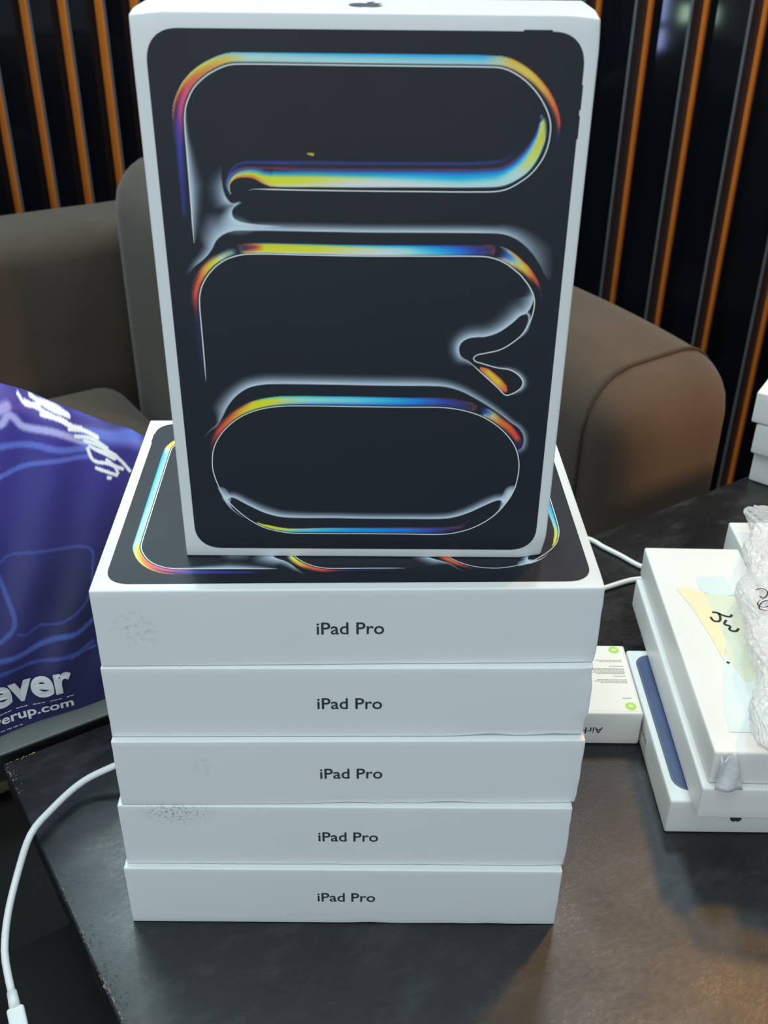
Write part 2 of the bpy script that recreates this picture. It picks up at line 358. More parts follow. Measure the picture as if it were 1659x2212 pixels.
    cv.band(ART['p2'], [(0, 1.5), (.02, 4.0), (.05, 8.2), (.071, 9.8), (.098, 10.8), (.126, 13.0), (.15, 14.5), (.66, 14.2), (.76, 15.0), (.86, 14.5), (.93, 10.5), (.985, 6), (1, 3)], st,
      [(0.000, ['b0b08000', 'b0b080', '5a90a0', '2a58a080', '20308000', '20308000', '30206040', '30206000', '20206000', '20206000', '20206000', '20206000', '20206000']),
       (0.020, ['b0a04000', 'c8b040', '70a8a0', '2078b0', '26408c', '232a5c', '2a245040', '50264000', '20203800', '22285800', '2830a000', '28306000', '19202800']),
       (0.050, ['c0502000', 'c87828', 'a8b068', '1a88a8', '264c94', '232a5c', '2a245040', '58263c00', '20203800', '22285800', '2a307800', '28306000', '19202800']),
       (0.090, ['c8402000', 'cc5a28', 'c8b428', '50a088', '1a6ca8', '26387c', '24264a40', '5c283c00', '24243400', '20243800', '2a307600', '282c6000', '19202800']),
       (0.135, ['d0a08000', 'd8a860', 'ccba18', 'b8b838', '3a9890', '1a5c9c', '262c6040', '68293a00', '24243400', '20243800', '2a307600', '282c6000', '19202800']),
       (0.220, ['d8d8a000', 'd4d2a0', 'ccbe20', 'b8ba3c', '4a9c84', '1a6aa0', '262c64', '6a2a3c', '24243480', '20243880', '2a3076', '282c6080', '19202800']),
       (0.360, ['c8d8c800', 'cfdcc8', 'd0d49c', '9cb880', '2a949c', '1a68a8', '262e68', '6c2a3c', '24243480', '20243880', '2a3076', '282c6080', '19202800']),
       (0.500, ['c0d0d000', 'c4d4d6', 'a8c4cc', '5aa8c4', '1090b8', '1868a8', '262e68', '6c2a3c', '24243480', '20243880', '2a3076', '282c6080', '19202800']),
       (0.650, ['b0c4d000', 'b6c8d0', '6cb0d0', '1092c8', '0c80bc', '1860a0', '262e68', '702a3c', '24243480', '20243880', '2a3074', '282c6080', '19202800']),
       (0.740, ['a0c0d000', 'a6c4d0', '8cbcd0', '3aa4d0', '0c88c4', '1468a8', '243070', '702a3c', '24243480', '20243880', '283070', '282c6080', '19202800']),
       (0.810, ['60a0c000', '9cc0c8', 'a8c4bc', '96bcbc', '40a4c8', '1070b4', '243070', '6a2a3c', '24243480', '20243880', '262c6480', '282c6040', '19202800']),
       (0.880, ['4080b000', '98b890', 'b8b840', 'b0b460', '74b0b0', '1880c0', '243478', '5c2a3c', '24243480', '20243840', '262c5840', '282c6000', '19202800']),
       (0.940, ['3060a000', '8cac90', 'c0a818', 'c0ac28', 'a0b490', '2a80c0', '2a3880', '4c284080', '24243400', '20243800', '262c5800', '282c6000', '19202800']),
       (0.985, ['3060a000', '60a0b080', 'b0b440', 'b8b440', '90b490', '2a70b0', '2a388060', '3c284000', '24243400', '20243800', '262c5800', '282c6000', '19202800']),
       (1.000, ['3060a000', '3070b040', '4090b080', '4090b080', '3070b080', '26408040', '2a388000', '3c284000', '24243400', '20243800', '262c5800', '282c6000', '19202800'])])
    for key, col in (('echo_indigo', '2c3280'), ('echo_red', '6c2a3c')):      # the two echoes curl round the ribbon's left end
        cv.band(ART[key], [(0, .5), (.3, .9), (1, 1.1 if key == 'echo_red' else 1.7)], [-1, -.2, .2, 1],
          [(0, [col + '00'] * 4), (.12, [col + '00', col + 'c0', col + 'c0', col + '00']), (.72, [col + '00', col + 'e0', col + 'e0', col + '00']), (1, [col + '00'] * 4)])

    # second loop
    arc2 = ART['p6'][:23]
    cv.band(arc2, [(0, 6.2), (.81, 6.2), (.835, 7.8), (.89, 6.8), (1, 4.6)], [0.0, .12, .2, .42, .65, .85, .95, 1.0],
      [(0.000, ['00000000', '24286000', '24286000', '24286000', '24286000', '24286000', '24286000', '24286000']),
       (0.054, ['00000000', '2428603c', '24286460', '24286430', '24286000', '24286000', '24286000', '24286000']),
       (0.135, ['00000000', '24286030', '24286470', '24286460', '24286000', '24286000', '24286000', '24286000']),
       (0.162, ['00000000', '24286000', '7c283880', '9c2c3480', '60203000', '24286000', '24286000', '24286000']),
       (0.193, ['00000000', '60202000', 'a8342c', 'c03c30', 'b4343080', '60202000', '60202000', '24286000']),
       (0.224, ['00000000', '60202000', 'b84c2c', 'c85c34', 'c4483480', 'a0302060', '60202000', '24286000']),
       (0.249, ['00000000', '80602000', 'c89030', 'd0a030', 'cc7c34', 'c0502880', '60202000', '24286000']),
       (0.270, ['00000000', '80804000', 'bcb030', 'd0b82c', 'c8a040c0', 'b0602860', '60202000', '24286000']),
       (0.289, ['00000000', '80a0a080', 'a0b88c', 'a8b880', '98b0a080', '70909000', '60202000', '24286000']),
       (0.311, ['00000000', '80a0a000', '8cb0b0a0', '90b4b4c0', '90b0b060', '70909000', '60202000', '24286000']),
       (0.324, ['00000000', '80a0a000', '8cb0b000', '80a0a000', '90b0b000', '80303000', '80303060', '40202000']),
       (0.336, ['00000000', 'c89868a0', 'c07850', '2a202c', '2a2030', '702c3c', '602c4080', '20404000']),
       (0.359, ['00000000', 'd8c090', 'd0a850', 'b84c30', '8c2c34', 'b07838', '2a5858', '10404000']),
       (0.376, ['00000000', 'd4cca0', 'd0b83c', 'd0b81c', 'ccb41c', 'b0a83c', '1c7070', '10405000']),
       (0.473, ['00000000', 'd0d8c8', 'd0c878', 'ccbc20', 'c8b820', '9cac48', '107c90', '10486800']),
       (0.565, ['00000000', 'c8d8d8', 'c4d0b8', 'c8cc90', 'b8c080', '5ca890', '107cb0', '10488000']),
       (0.656, ['00000000', 'b0ccd4', 'a8c8d0', 'a0c8cc', '80bcc4', '2a94c0', '1068b0', '18407c00']),
       (0.724, ['00000000', '4c98c0', '3c9ccc', '2c9ad0', '1088c8', '1066b0', '204890', '20306000']),
       (0.772, ['00000000', '2060a0', '1668b0', '1468b4', '1858a8', '204490', '283070', '28285000']),
       (0.802, ['00000000', '24388080', '223c88', '243c8c', '263478', '282c5c', '40283c', '30203000']),
       (0.830, ['00000000', '70283040', '302a4c', '2a2c54', '2a2848', '642a34', '48243080', '30203000']),
       (0.838, ['00000000', '70283000', '702a3480', '742a34', '702a34c0', '48243060', '30203000', '30203000']),
       (0.842, ['00000000', '70283000', '30203000', '30203000', '30203000', '30203000', '30203000', '30203000']),
       (0.847, ['00000000', 'a0b0b080', '60708000', '20306000', '20306000', '60708000', 'a0b4b8a0', '70809000']),
       (0.862, ['00000000', 'c0a880', '8098a8', '2858a8', '20489c', '70889c', 'c0a078', '80503000']),
       (0.881, ['00000000', 'c88040c0', 'c0b060', '80a8a8', '7ca0a4', 'c0a050', 'c87830', '80402000']),
       (0.903, ['00000000', '80400000', 'b8803880', 'c8ac34', 'ccac30', 'd09030', 'c86030', '80302000']),
       (0.922, ['00000000', '80300000', '80300000', 'c47034c0', 'cc7834', 'c85430', 'b83c2c', '80281800']),
       (0.941, ['00000000', '80300000', '80300000', '80300000', 'c0443080', 'c03c30', 'a8302c80', '80201800']),
       (0.955, ['00000000', '80300000', '80300000', '80300000', '80202000', 'a8303080', '80202000', '80201800']),
       (0.966, ['00000000', '2a2f7000', '2a2f7000', '2a2f7000', '2c308040', '2c307860', '2a2f7000', '2a2f7000']),
       (0.985, ['00000000', '2a2f7000', '2a2f7000', '2a2f7000', '2c307800', '2c307800', '2a2f7000', '2a2f7000']),
       (1.000, ['00000000', '2a2f7000', '2a2f7000', '2a2f7000', '2a2f7000', '2a2f7000', '2a2f7000', '2a2f7000'])])
    cv.band(ART['drop'], [(0, 1.0), (.2, 2.4), (.6, 3.0), (.9, 2.6), (1, 1.2)], [-1.0, -.8, -.3, .3, .8, 1.0],
      [(0.0, ['a0302000', 'c0482c', 'c86030', 'c86030', 'c0482c', 'a0302000']),
       (.25, ['a0302000', 'c85a2c', 'd09830', 'd0a830', 'c8602c', 'a0302000']),
       (.65, ['a0302000', 'c85a2c', 'd0a428', 'd0a428', 'c8602c', 'a0302000']),
       (1.0, ['a0302000', 'b83c2c', 'c85430', 'c85030', 'b83c2c', 'a0302000'])])
    # third loop: upper ribbon
    arc3 = ART['p8'][1:17]
    cv.band(arc3, [(0, 5.8), (.1, 5.8), (.2, 6.6), (.8, 6.4), (1, 6.2)], [0.0, .1, .2, .45, .7, .88, .97, 1.0],
      [(0.000, ['00000000', '2a2f7000', '2a2f7030', '2a2f7000', '00000000', '00000000', '00000000', '00000000']),
       (0.030, ['00000000', '60202000', 'a0303080', 'a8303060', '60202000', '00000000', '00000000', '00000000']),
       (0.070, ['00000000', '80302080', 'b8402c', 'c0382c', 'a8302860', '60202000', '00000000', '00000000']),
       (0.115, ['00000000', '90502080', 'c87034', 'c8582c', 'bc3c2cc0', 'a0302840', '00000000', '00000000']),
       (0.165, ['00000000', '90702080', 'c8a830', 'd0a428', 'cc8030', 'c0502880', '80302000', '00000000']),
       (0.195, ['00000000', '80802080', 'c0b82c', 'ccc018', 'c8b81c', 'b0983c', '3a706080', '10404000']),
       (0.240, ['00000000', '60702080', 'a8b448', 'c0c020', 'c0be24', '7cb070', '1a9078', '10404000']),
       (0.290, ['00000000', '28306080', '6aa8a0', 'a0bc80', 'a0bc90', '50a898', '149078', '10404000']),
       (0.360, ['00000000', '28306080', '3c90b8', '80b8c0', '80b8bc', '40a4a4', '148c88', '10405000']),
       (0.480, ['00000000', '282c50a0', '1c70a8', '5cacc8', '64b0c8', '3aa0c0', '1480a8', '10406000']),
       (0.570, ['00000000', '282c50a0', '1c5ca0', '2094c8', '2c9ccc', '1c8cc4', '146ca8', '10406000']),
       (0.650, ['00000000', '282c50a0', '204890', '1470b8', '1474bc', '1464b0', '20489080', '20306000']),
       (0.730, ['00000000', '282848a0', '262c68', '263c8c', '263c8c', '262c68', '60302c80', '50282800']),
       (0.775, ['00000000', '282848a0', '2a2850', '2a2c60', '2a2c5c', '2a284c', '64302c80', '50282800']),
       (0.805, ['00000000', '70283040', '282640', '242640', '242640', '6c302c', '48242840', '30202000']),
       (0.816, ['00000000', '70283040', '70283480', '702c30', '68302c', '48242860', '30202000', '30202000']),
       (0.825, ['00000000', '00000000', '20204000', '20204000', '20204000', '20204000', '20204000', '20204000']),
       (0.838, ['00000000', '80808080', '60707000', '24388060', '203c9080', '40507000', '60707000', '20204000']),
       (0.850, ['00000000', 'b0905080', '8098a0', '2858a0', '204890', '5070a0', '60709080', '20204000']),
       (0.870, ['00000000', 'a0602040', 'c08840', 'a0a880', '90a080', 'a0903c', '70402040', '20204000']),
       (0.895, ['00000000', '80302000', 'b86028', 'c07430', 'b46028', 'a8502880', '60302000', '20204000']),
       (0.930, ['00000000', '80302000', 'a8382880', 'c04c2c', 'c4482c', 'b83c2c', 'a0302840', '60202000']),
       (0.967, ['00000000', '60202000', '80282440', 'b43430', 'bc3830', 'b0343080', '60202000', '60202000']),
       (0.983, ['00000000', '28286000', '30286060', '3c286880', '3c286880', '28286040', '28286000', '28286000']),
       (1.000, ['00000000', '28286000', '28286040', '28286040', '28286000', '28286000', '28286000', '28286000'])])
    # third loop: lower ribbon
    cv.band(ART['b3'], [(0, .8), (.05, 2.6), (.12, 3.4), (.3, 4.6), (.8, 5.2), (1, 4)], [0.0, .14, .35, .6, .78, .86, .94, 1.0],
      [(0.000, ['c0c02000', 'c0c020', 'c0c020', 'c0c020', 'c0c020c0', 'a0a02000', '40204000', '40204000']),
       (0.060, ['80801000', 'a0a838', 'bcbc20', 'c8c018', 'c0b030', 'a0802000', '40204000', '40204000']),
       (0.133, ['20606000', '3a9888', '8cb468', 'b0b848', 'a8a048', '60505000', '40204000', '40204000']),
       (0.200, ['10506000', '1a90a0', '3ca4b4', '84b4a4', '80a0a0', '40305000', '40204000', '40204000']),
       (0.330, ['10386000', '147cac', '1c8cc4', '40a0c8', '3c80a8', '50305080', '40204000', '40204000']),
       (0.480, ['10306000', '1468a0', '0c78bc', '0c80c4', '1860a0', '602c4080', '40204000', '40204000']),
       (0.680, ['10306000', '184c88', '1460ac', '1064b4', '204c8c', '702c38', '40204060', '40204000']),
       (0.800, ['20286000', '262c60', '263884', '243c8c', '26306c', '702a38', '2a285060', '28286000']),
       (0.890, ['20286000', '24244800', '28284880', '2a2850', '602a40', '6c2a3880', '2a2c6080', '28286000']),
       (0.925, ['20286000', '24244800', '60283880', '6c2a38', '4c283c80', '2a2c6060', '2a2c6480', '28286000']),
       (0.960, ['20286000', '24244800', '24244800', '24244800', '26286040', '2a2c6880', '2a2c6860', '28286000']),
       (1.000, ['20286000', '24244800', '24244800', '24244800', '28286000', '2a2c6000', '2a2c6000', '28286000'])])
    return cv

def ribbon(path, width, verts, faces, cols, col, z, taper=(True, True)):
    P = smooth_path(path, 1.0)
    n = len(P); base = len(verts)
    for i in range(n):
        t = P[min(i + 1, n - 1)] - P[max(i - 1, 0)]; t = t / (np.linalg.norm(t) + 1e-9); nn = np.array((-t[1], t[0]))
        k = 1.0
        if taper[0]: k = min(k, 0.15 + i / 12.0)
        if taper[1]: k = min(k, 0.15 + (n - 1 - i) / 12.0)
        for s in (-1, 1):
            q = P[i] + nn * s * width * 0.5 * min(k, 1.0)
            verts.append((q[0] / 1000, q[1] / 1000, z)); cols.append(col)
    for i in range(n - 1):
        faces.append((base + 2*i, base + 2*i + 2, base + 2*i + 3, base + 2*i + 1))

def lin(img, gain):
    c = img / 255.0
    c = np.where(c <= 0.04045, c / 12.92, ((c + 0.055) / 1.055) ** 2.4)
    return np.clip(c * gain, 0, 0.92)

ART_GAIN = 1.9
def make_lid_print():
    """rounded black panel with side buttons + colour art; xy = lid plane in metres, z up"""
    verts, faces, cols = [], [], []
    base = tuple(lin(np.array(BG, float), ART_GAIN))
    x0, x1, y0, y1, r = 6.9, 222.0, 6.4, 309.4, 17.0
    out = []
    def corner(cx, cy, a0):
        for i in range(13):
            a = math.radians(a0 + 90 * i / 12); ca, sa = math.cos(a), math.sin(a)
            e = 2 / 2.35
            out.append((cx + r * math.copysign(abs(ca) ** e, ca), cy + r * math.copysign(abs(sa) ** e, sa)))
    corner(x1 - r, y0 + r, 270)
    out += [(x1, 259.0), (x1 + .55, 259.4), (x1 + .55, 270.3), (x1, 270.7), (x1, 273.2), (x1 + .55, 273.6), (x1 + .55, 285.0), (x1, 285.4)]
    corner(x1 - r, y1 - r, 0)
    out += [(205.2, y1), (205.0, y1 + .7), (191.2, y1 + .7), (191.0, y1)]
    corner(x0 + r, y1 - r, 90); corner(x0 + r, y0 + r, 180)
    for (x, y) in out: verts.append((x / 1000, y / 1000, 0.0)); cols.append(base)
    faces.append(tuple(range(len(out))))
    cv = paint_lid()
    b = len(verts)
    art = lin(cv.img, ART_GAIN)
    zz = 0.00006
    n = cv.nu * cv.nv
    gv = np.stack([cv.U.ravel() / 1000, cv.V.ravel() / 1000, np.full(n, zz)], 1)
    idx = (np.arange(cv.nv - 1)[:, None] * cv.nu + np.arange(cv.nu - 1)[None, :]).ravel() + b
    gf = np.stack([idx, idx + 1, idx + 1 + cv.nu, idx + cv.nu], 1)
    # keep only cells that carry colour
    diff = np.abs(cv.img - np.array(BG)).sum(2) > 1.5
    keep = (diff[:-1, :-1] | diff[1:, :-1] | diff[:-1, 1:] | diff[1:, 1:]).ravel()
    gf = gf[keep]
    used = np.unique(gf); remap = np.full(b + n, -1); remap[used] = b + np.arange(len(used))
    gf = remap[gf]; verts += [tuple(v) for v in gv[used - b]]; cols += [tuple(c) for c in art.reshape(-1, 3)[used - b]]
    faces += [tuple(f) for f in gf.tolist()]
    line = tuple(lin(np.array((196., 204, 210)), ART_GAIN * .8))
    zl = 0.00011
    ribbon(ART['p1'], 0.62, verts, faces, cols, line, zl)
    ribbon(ART['p6'], 0.62, verts, faces, cols, line, zl)
    ribbon(ART['p8'], 0.55, verts, faces, cols, line, zl, (False, False))
    gold = tuple(lin(np.array((190., 160, 60)), 1.3))
    k = len(verts)
    for p in ((83.9, 250.9), (86, 251.3), (88.1, 251.1), (87.6, 249.6), (86.3, 249.9), (85.0, 250.2)): verts.append((p[0] / 1000, p[1] / 1000, zl)); cols.append(gold)
    faces.append(tuple(range(k, k + 6)))
    me = bpy.data.meshes.new('lid_print'); me.from_pydata(verts, [], faces); me.update()
    ca = me.color_attributes.new('ink', 'FLOAT_COLOR', 'POINT')
    buf = np.ones((len(verts), 4), np.float32); buf[:, :3] = np.array(cols, np.float32)
    ca.data.foreach_set('color', buf.ravel())
    return me
# ------------------------------------------------------------------ materials
TH = math.radians(33.0)                       # the table, the bag and the left sofa stand at this angle
T = Vector((math.cos(TH), math.sin(TH), 0)); NV = Vector((-math.sin(TH), math.cos(TH), 0))
M = {}
M['floor'] = mat('floor_dark', (0.010, 0.010, 0.010), 0.7, 0.15, 0.3, 8)
M['ceiling'] = mat('ceiling_paint', (0.30, 0.31, 0.32), 0.9, 0.2, 0.1, 4)
M['glass'] = mat('dark_glass_panel', (0.0045, 0.0055, 0.008), 0.07, 0.28, 0.3, 5)
M['blade'] = mat('dark_grey_slat', (0.035, 0.035, 0.038), 0.45, 0.5, 0.3, 20)
M['edge'] = mat('grey_slat_edge', (0.10, 0.10, 0.105), 0.35, 0.5, 0.2, 20)
M['orange'] = mat('orange_strip', (0.95, 0.24, 0.025), 0.5, 0.4, 0.15, 10)
M['fabric'] = mat('brown_grey_fabric', (0.076, 0.058, 0.043), 0.95, 0.15, 0.22, 9, bump=0.25, bscale=700, sheen=0.15)
M['piping'] = mat('dark_piping', (0.05, 0.04, 0.032), 0.9, 0.2, 0.2, 30)
M['black'] = mat('black_paint', (0.012, 0.012, 0.012), 0.5, 0.35, 0.3, 12)
M['steel'] = mat('black_steel', (0.02, 0.02, 0.022), 0.4, 0.5, 0.2, 30)
M['white_cable'] = mat('white_cable', (0.80, 0.82, 0.82), 0.4, 0.5, 0.03, 60)
M['text'] = mat('dark_grey_ink', (0.028, 0.038, 0.055), 0.5, 0.4, 0.05, 60)
M['ink'] = mat('black_marker', (0.02, 0.015, 0.014), 0.5, 0.4, 0.1, 60)
M['grey_ink'] = mat('grey_small_print', (0.33, 0.32, 0.30), 0.6, 0.3, 0.1, 60)
M['green'] = mat('green_sticker', (0.42, 0.72, 0.10), 0.5, 0.4, 0.05, 60)
M['sticker_white'] = mat('sticker_arrow', (0.85, 0.92, 0.75), 0.5, 0.4, 0.02, 60)

def table_material():
    m, N, L, B = new_mat('worn_black_tabletop')
    tc = N.new('ShaderNodeTexCoord')
    def noise(scale, detail=6, rough=0.6, vec=None, stretch=None):
        n = N.new('ShaderNodeTexNoise'); n.inputs['Scale'].default_value = scale; n.inputs['Detail'].default_value = detail; n.inputs['Roughness'].default_value = rough
        if stretch:
            mp = N.new('ShaderNodeMapping'); mp.inputs['Scale'].default_value = stretch; mp.inputs['Rotation'].default_value = (0, 0, 0.5)
            L.new(tc.outputs['Object'], mp.inputs['Vector']); L.new(mp.outputs[0], n.inputs['Vector'])
        else: L.new(tc.outputs['Object'], n.inputs['Vector'])
        return n
    def ramp(src, p0, p1, c0, c1):
        r = N.new('ShaderNodeValToRGB'); r.color_ramp.elements[0].position = p0; r.color_ramp.elements[1].position = p1
        r.color_ramp.elements[0].color = (c0,) * 3 + (1,); r.color_ramp.elements[1].color = (c1,) * 3 + (1,)
        L.new(src, r.inputs[0]); return r
    big = noise(6, 8, 0.65); fine = noise(150, 9, 0.85, stretch=(1, 1.8, 1)); smear = noise(16, 8, 0.7, stretch=(1, 2.0, 1))
    r1 = ramp(big.outputs['Fac'], 0.35, 0.68, 0.18, 0.34)
    r2 = ramp(fine.outputs['Fac'], 0.38, 0.66, -0.0, 0.14)
    add = N.new('ShaderNodeMath'); add.operation = 'ADD'
    L.new(r1.outputs[0], add.inputs[0]); L.new(r2.outputs[0], add.inputs[1]); L.new(add.outputs[0], B.inputs['Roughness'])
    col = N.new('ShaderNodeMixRGB'); col.inputs[1].default_value = (0.007, 0.008, 0.009, 1); col.inputs[2].default_value = (0.036, 0.040, 0.043, 1)
    rs = ramp(smear.outputs['Fac'], 0.50, 0.75, 0, 1)
    L.new(rs.outputs[0], col.inputs[0])
    L.new(col.outputs[0], B.inputs['Base Color'])
    B.inputs['Specular IOR Level'].default_value = 0.62
    bp = N.new('ShaderNodeBump'); bp.inputs['Strength'].default_value = 0.30; bp.inputs['Distance'].default_value = 0.0005
    f2 = noise(170, 8, 0.75, stretch=(1, 2.6, 1))
    L.new(f2.outputs['Fac'], bp.inputs['Height']); L.new(bp.outputs[0], B.inputs['Normal'])
    return m
M['table'] = table_material()
M['chip'] = mat('bare_wood_chip', (0.34, 0.22, 0.13), 0.8, 0.2, 0.4, 300)
M['lacquer'] = mat('lacquer_bead', (0.05, 0.05, 0.05), 0.08, 0.8, 0.2, 300)
M['grey_top'] = mat('grey_table_edge', (0.10, 0.125, 0.13), 0.5, 0.5, 0.25, 14)

def carton_material(name, col=(0.80, 0.83, 0.84), smudge=None, rough=0.34):
    m, N, L, B = new_mat(name)
    B.inputs['Roughness'].default_value = rough; B.inputs['Specular IOR Level'].default_value = 0.4
    tc = N.new('ShaderNodeTexCoord')
    no = N.new('ShaderNodeTexNoise'); no.inputs['Scale'].default_value = 9; no.inputs['Detail'].default_value = 5
    L.new(tc.outputs['Object'], no.inputs['Vector'])
    mx = N.new('ShaderNodeMixRGB'); mx.inputs[1].default_value = tuple(c * 0.965 for c in col) + (1,); mx.inputs[2].default_value = tuple(min(c * 1.02, .95) for c in col) + (1,)
    L.new(no.outputs['Fac'], mx.inputs[0])
    out = mx.outputs[0]
    if smudge:                                     # grey scuff with a place of its own: centre, radii, strength
        (cx, cy, cz), (rx, ry, rz), k, sc = smudge
        mp = N.new('ShaderNodeMapping'); mp.inputs['Location'].default_value = (-cx / rx, -cy / ry, -cz / rz); mp.inputs['Scale'].default_value = (1 / rx, 1 / ry, 1 / rz)
        L.new(tc.outputs['Object'], mp.inputs['Vector'])
        gr = N.new('ShaderNodeTexGradient'); gr.gradient_type = 'SPHERICAL'; L.new(mp.outputs[0], gr.inputs['Vector'])
        sp = N.new('ShaderNodeTexNoise'); sp.inputs['Scale'].default_value = sc; sp.inputs['Detail'].default_value = 8; sp.inputs['Roughness'].default_value = 0.75
        L.new(tc.outputs['Object'], sp.inputs['Vector'])
        rp = N.new('ShaderNodeValToRGB'); rp.color_ramp.elements[0].position = 0.50; rp.color_ramp.elements[1].position = 0.66; L.new(sp.outputs['Fac'], rp.inputs[0])
        mu = N.new('ShaderNodeMath'); mu.operation = 'MULTIPLY'; L.new(gr.outputs['Fac'], mu.inputs[0]); L.new(rp.outputs[0], mu.inputs[1])
        m2 = N.new('ShaderNodeMath'); m2.operation = 'MULTIPLY'; m2.inputs[1].default_value = k; m2.use_clamp = True; L.new(mu.outputs[0], m2.inputs[0])
        m3 = N.new('ShaderNodeMixRGB'); m3.inputs[2].default_value = (0.16, 0.17, 0.22, 1)
        L.new(m2.outputs[0], m3.inputs[0]); L.new(out, m3.inputs[1]); out = m3.outputs[0]
    L.new(out, B.inputs['Base Color'])
    return m

def print_material():
    m, N, L, B = new_mat('lid_print_ink')
    a = N.new('ShaderNodeAttribute'); a.attribute_name = 'ink'
    L.new(a.outputs['Color'], B.inputs['Base Color'])
    B.inputs['Specular IOR Level'].default_value = 0.36
    tc = N.new('ShaderNodeTexCoord'); no = N.new('ShaderNodeTexNoise'); no.inputs['Scale'].default_value = 25; no.inputs['Detail'].default_value = 6
    L.new(tc.outputs['Object'], no.inputs['Vector'])
    r = N.new('ShaderNodeMapRange'); r.inputs[3].default_value = 0.44; r.inputs[4].default_value = 0.54; L.new(no.outputs['Fac'], r.inputs[0]); L.new(r.outputs[0], B.inputs['Roughness'])
    return m
M['print'] = print_material()

# ------------------------------------------------------------------ the setting
def slab(name, x0, x1, y0, y1, z0, z1, m, parent=None):
    v = [(x, y, z) for z in (z0, z1) for y in (y0, y1) for x in (x0, x1)]
    f = [(0, 2, 3, 1), (4, 5, 7, 6), (0, 1, 5, 4), (2, 6, 7, 3), (0, 4, 6, 2), (1, 3, 7, 5)]
    return obj(name, mesh(name, v, f), m, parent)

FLOOR = -0.74
tag(slab('floor', -3.2, 3.2, -1.6, 4.6, FLOOR - 0.05, FLOOR, M['floor']), kind='structure')
tag(slab('ceiling', -3.2, 3.2, -1.6, 4.6, CEIL, CEIL + 0.05, M['ceiling']), kind='structure')

def slatted_wall(name, P0, ang, s0, s1, first, pitch, orange_side, depth):
    """wall of dark glass panels divided by thin upright blades; local x runs along the wall, -y faces the room"""
    w = empty(name, (P0[0], P0[1], 0), math.radians(ang)); tag(w, kind='structure')
    zb, zt = FLOOR, CEIL
    slab('backing', s0, s1, 0.03, 0.10, zb, zt, M['black'], w)
    xs = []
    x = first
    while x > s0: x -= pitch
    x += pitch
    while x < s1: xs.append(x); x += pitch
    edges = [s0] + xs + [s1]
    for a, b in zip(edges[:-1], edges[1:]):
        if b - a > 0.02: slab('panel', a + 0.004, b - 0.004, 0.004, 0.03, zb, zt, M['glass'], w)
    bl = me_e = me_o = None
    for x in xs:
        if bl is None:
            o = slab('slat', -0.003, 0.003, -depth, 0.03, zb, zt, M['blade'], w); bl = o.data
            e = slab('slat_edge', -0.0032, 0.0032, -depth - 0.003, -depth, zb, zt, M['edge'], o); me_e = e.data
            if orange_side < 0: q = slab('orange_strip', -0.0045, -0.003, -depth, 0.002, zb, zt, M['orange'], o)
            else: q = slab('orange_strip', 0.003, 0.0125, -0.006, 0.004, zb, zt, M['orange'], o)
            me_o = q.data
        else:
            o = obj('slat', bl, None, w); obj('slat_edge', me_e, None, o); obj('orange_strip', me_o, None, o)
        o.location = (x, 0, 0)
    return w
slatted_wall('wall_left', (-0.6, 2.35), 38, -1.9, 0.60, -0.385, 0.0925, -1, 0.040)
slatted_wall('wall_right', (0.7, 2.0), -42, -1.08, 1.7, 0.003, 0.1345, 1, 0.050)

# ------------------------------------------------------------------ tables
def place(o, origin):                          # local x along T, local y along NV
    o.location = origin; o.rotation_euler = (0, 0, TH)

table = empty('coffee_table'); place(table, (-0.3103, 0.1514, 0))
tag(table, 'worn black glossy table that carries the stack of tablet boxes', 'table')
TL_, TW_ = 1.55, 0.95
top = box_mesh('tabletop', (TL_, TW_, 0.03), 0.002, (40, 24, 1), origin='base')
for v in top.vertices: v.co += Vector((TL_ / 2, -TW_ / 2, -0.03))
obj('tabletop', top, M['table'], table)
for (x, y) in ((0.10, -0.10), (TL_ - 0.10, -0.10), (0.10, -TW_ + 0.10), (TL_ - 0.10, -TW_ + 0.10)):
    slab('leg', x - 0.025, x + 0.025, y - 0.025, y + 0.025, FLOOR, -0.03, M['steel'], table)
for (a, b, c, d) in ((0.10, TL_ - 0.10, -0.115, -0.085), (0.10, TL_ - 0.10, -TW_ + 0.085, -TW_ + 0.115)):
    slab('apron', a, b, c, d, -0.075, -0.03, M['steel'], table)
slab('lower_shelf', -0.045, TL_ - 0.06, -TW_ + 0.06, -0.03, -0.215, -0.20, M['black'], table)
random.seed(5)
vc, fc, vl, fl = [], [], [], []
def bead(V, F, x, y, z, rx, ry, rz):
    b = len(V); k = 7
    for ring, (rr, zz) in enumerate(((1.0, 0.0), (0.7, 0.7), (0.0, 1.0))):
        if rr == 0: V.append((x, y, z + rz)); continue
        for i in range(k):
            a = 2 * math.pi * i / k
            V.append((x + rx * rr * math.cos(a) * random.uniform(.8, 1.2), y + ry * rr * math.sin(a) * random.uniform(.8, 1.2), z + rz * zz))
    for i in range(k):
        j = (i + 1) % k
        F.append((b + i, b + j, b + k + j, b + k + i)); F.append((b + k + i, b + k + j, b + 2 * k))
spots = [random.uniform(0.01, 0.34) for _ in range(9)]
for i in range(240):                            # chipped, blistered lacquer along the left rim, in clusters
    y = -(random.choice(spots) + random.gauss(0, 0.010)); x = abs(random.gauss(0, 0.0045)) + 0.001
    if not -0.36 < y < -0.003: continue
    if random.random() < 0.22: bead(vc, fc, min(x, .0026), y, -0.0006, random.uniform(.0004, .0013), random.uniform(.0006, .0026), .0008)
    else: bead(vl, fl, x, y, -0.0005, random.uniform(.0004, .0014), random.uniform(.0005, .0017), random.uniform(.0006, .0012))
for i in range(10):
    bead(vc, fc, random.uniform(0.0, 0.03), -random.uniform(0.001, 0.003), -0.0006, random.uniform(.0008, .002), random.uniform(.0004, .0010), .0008)
tag(obj('bare_wood_chips', mesh('chips', vc, fc), M['chip'], table), kind='stuff')
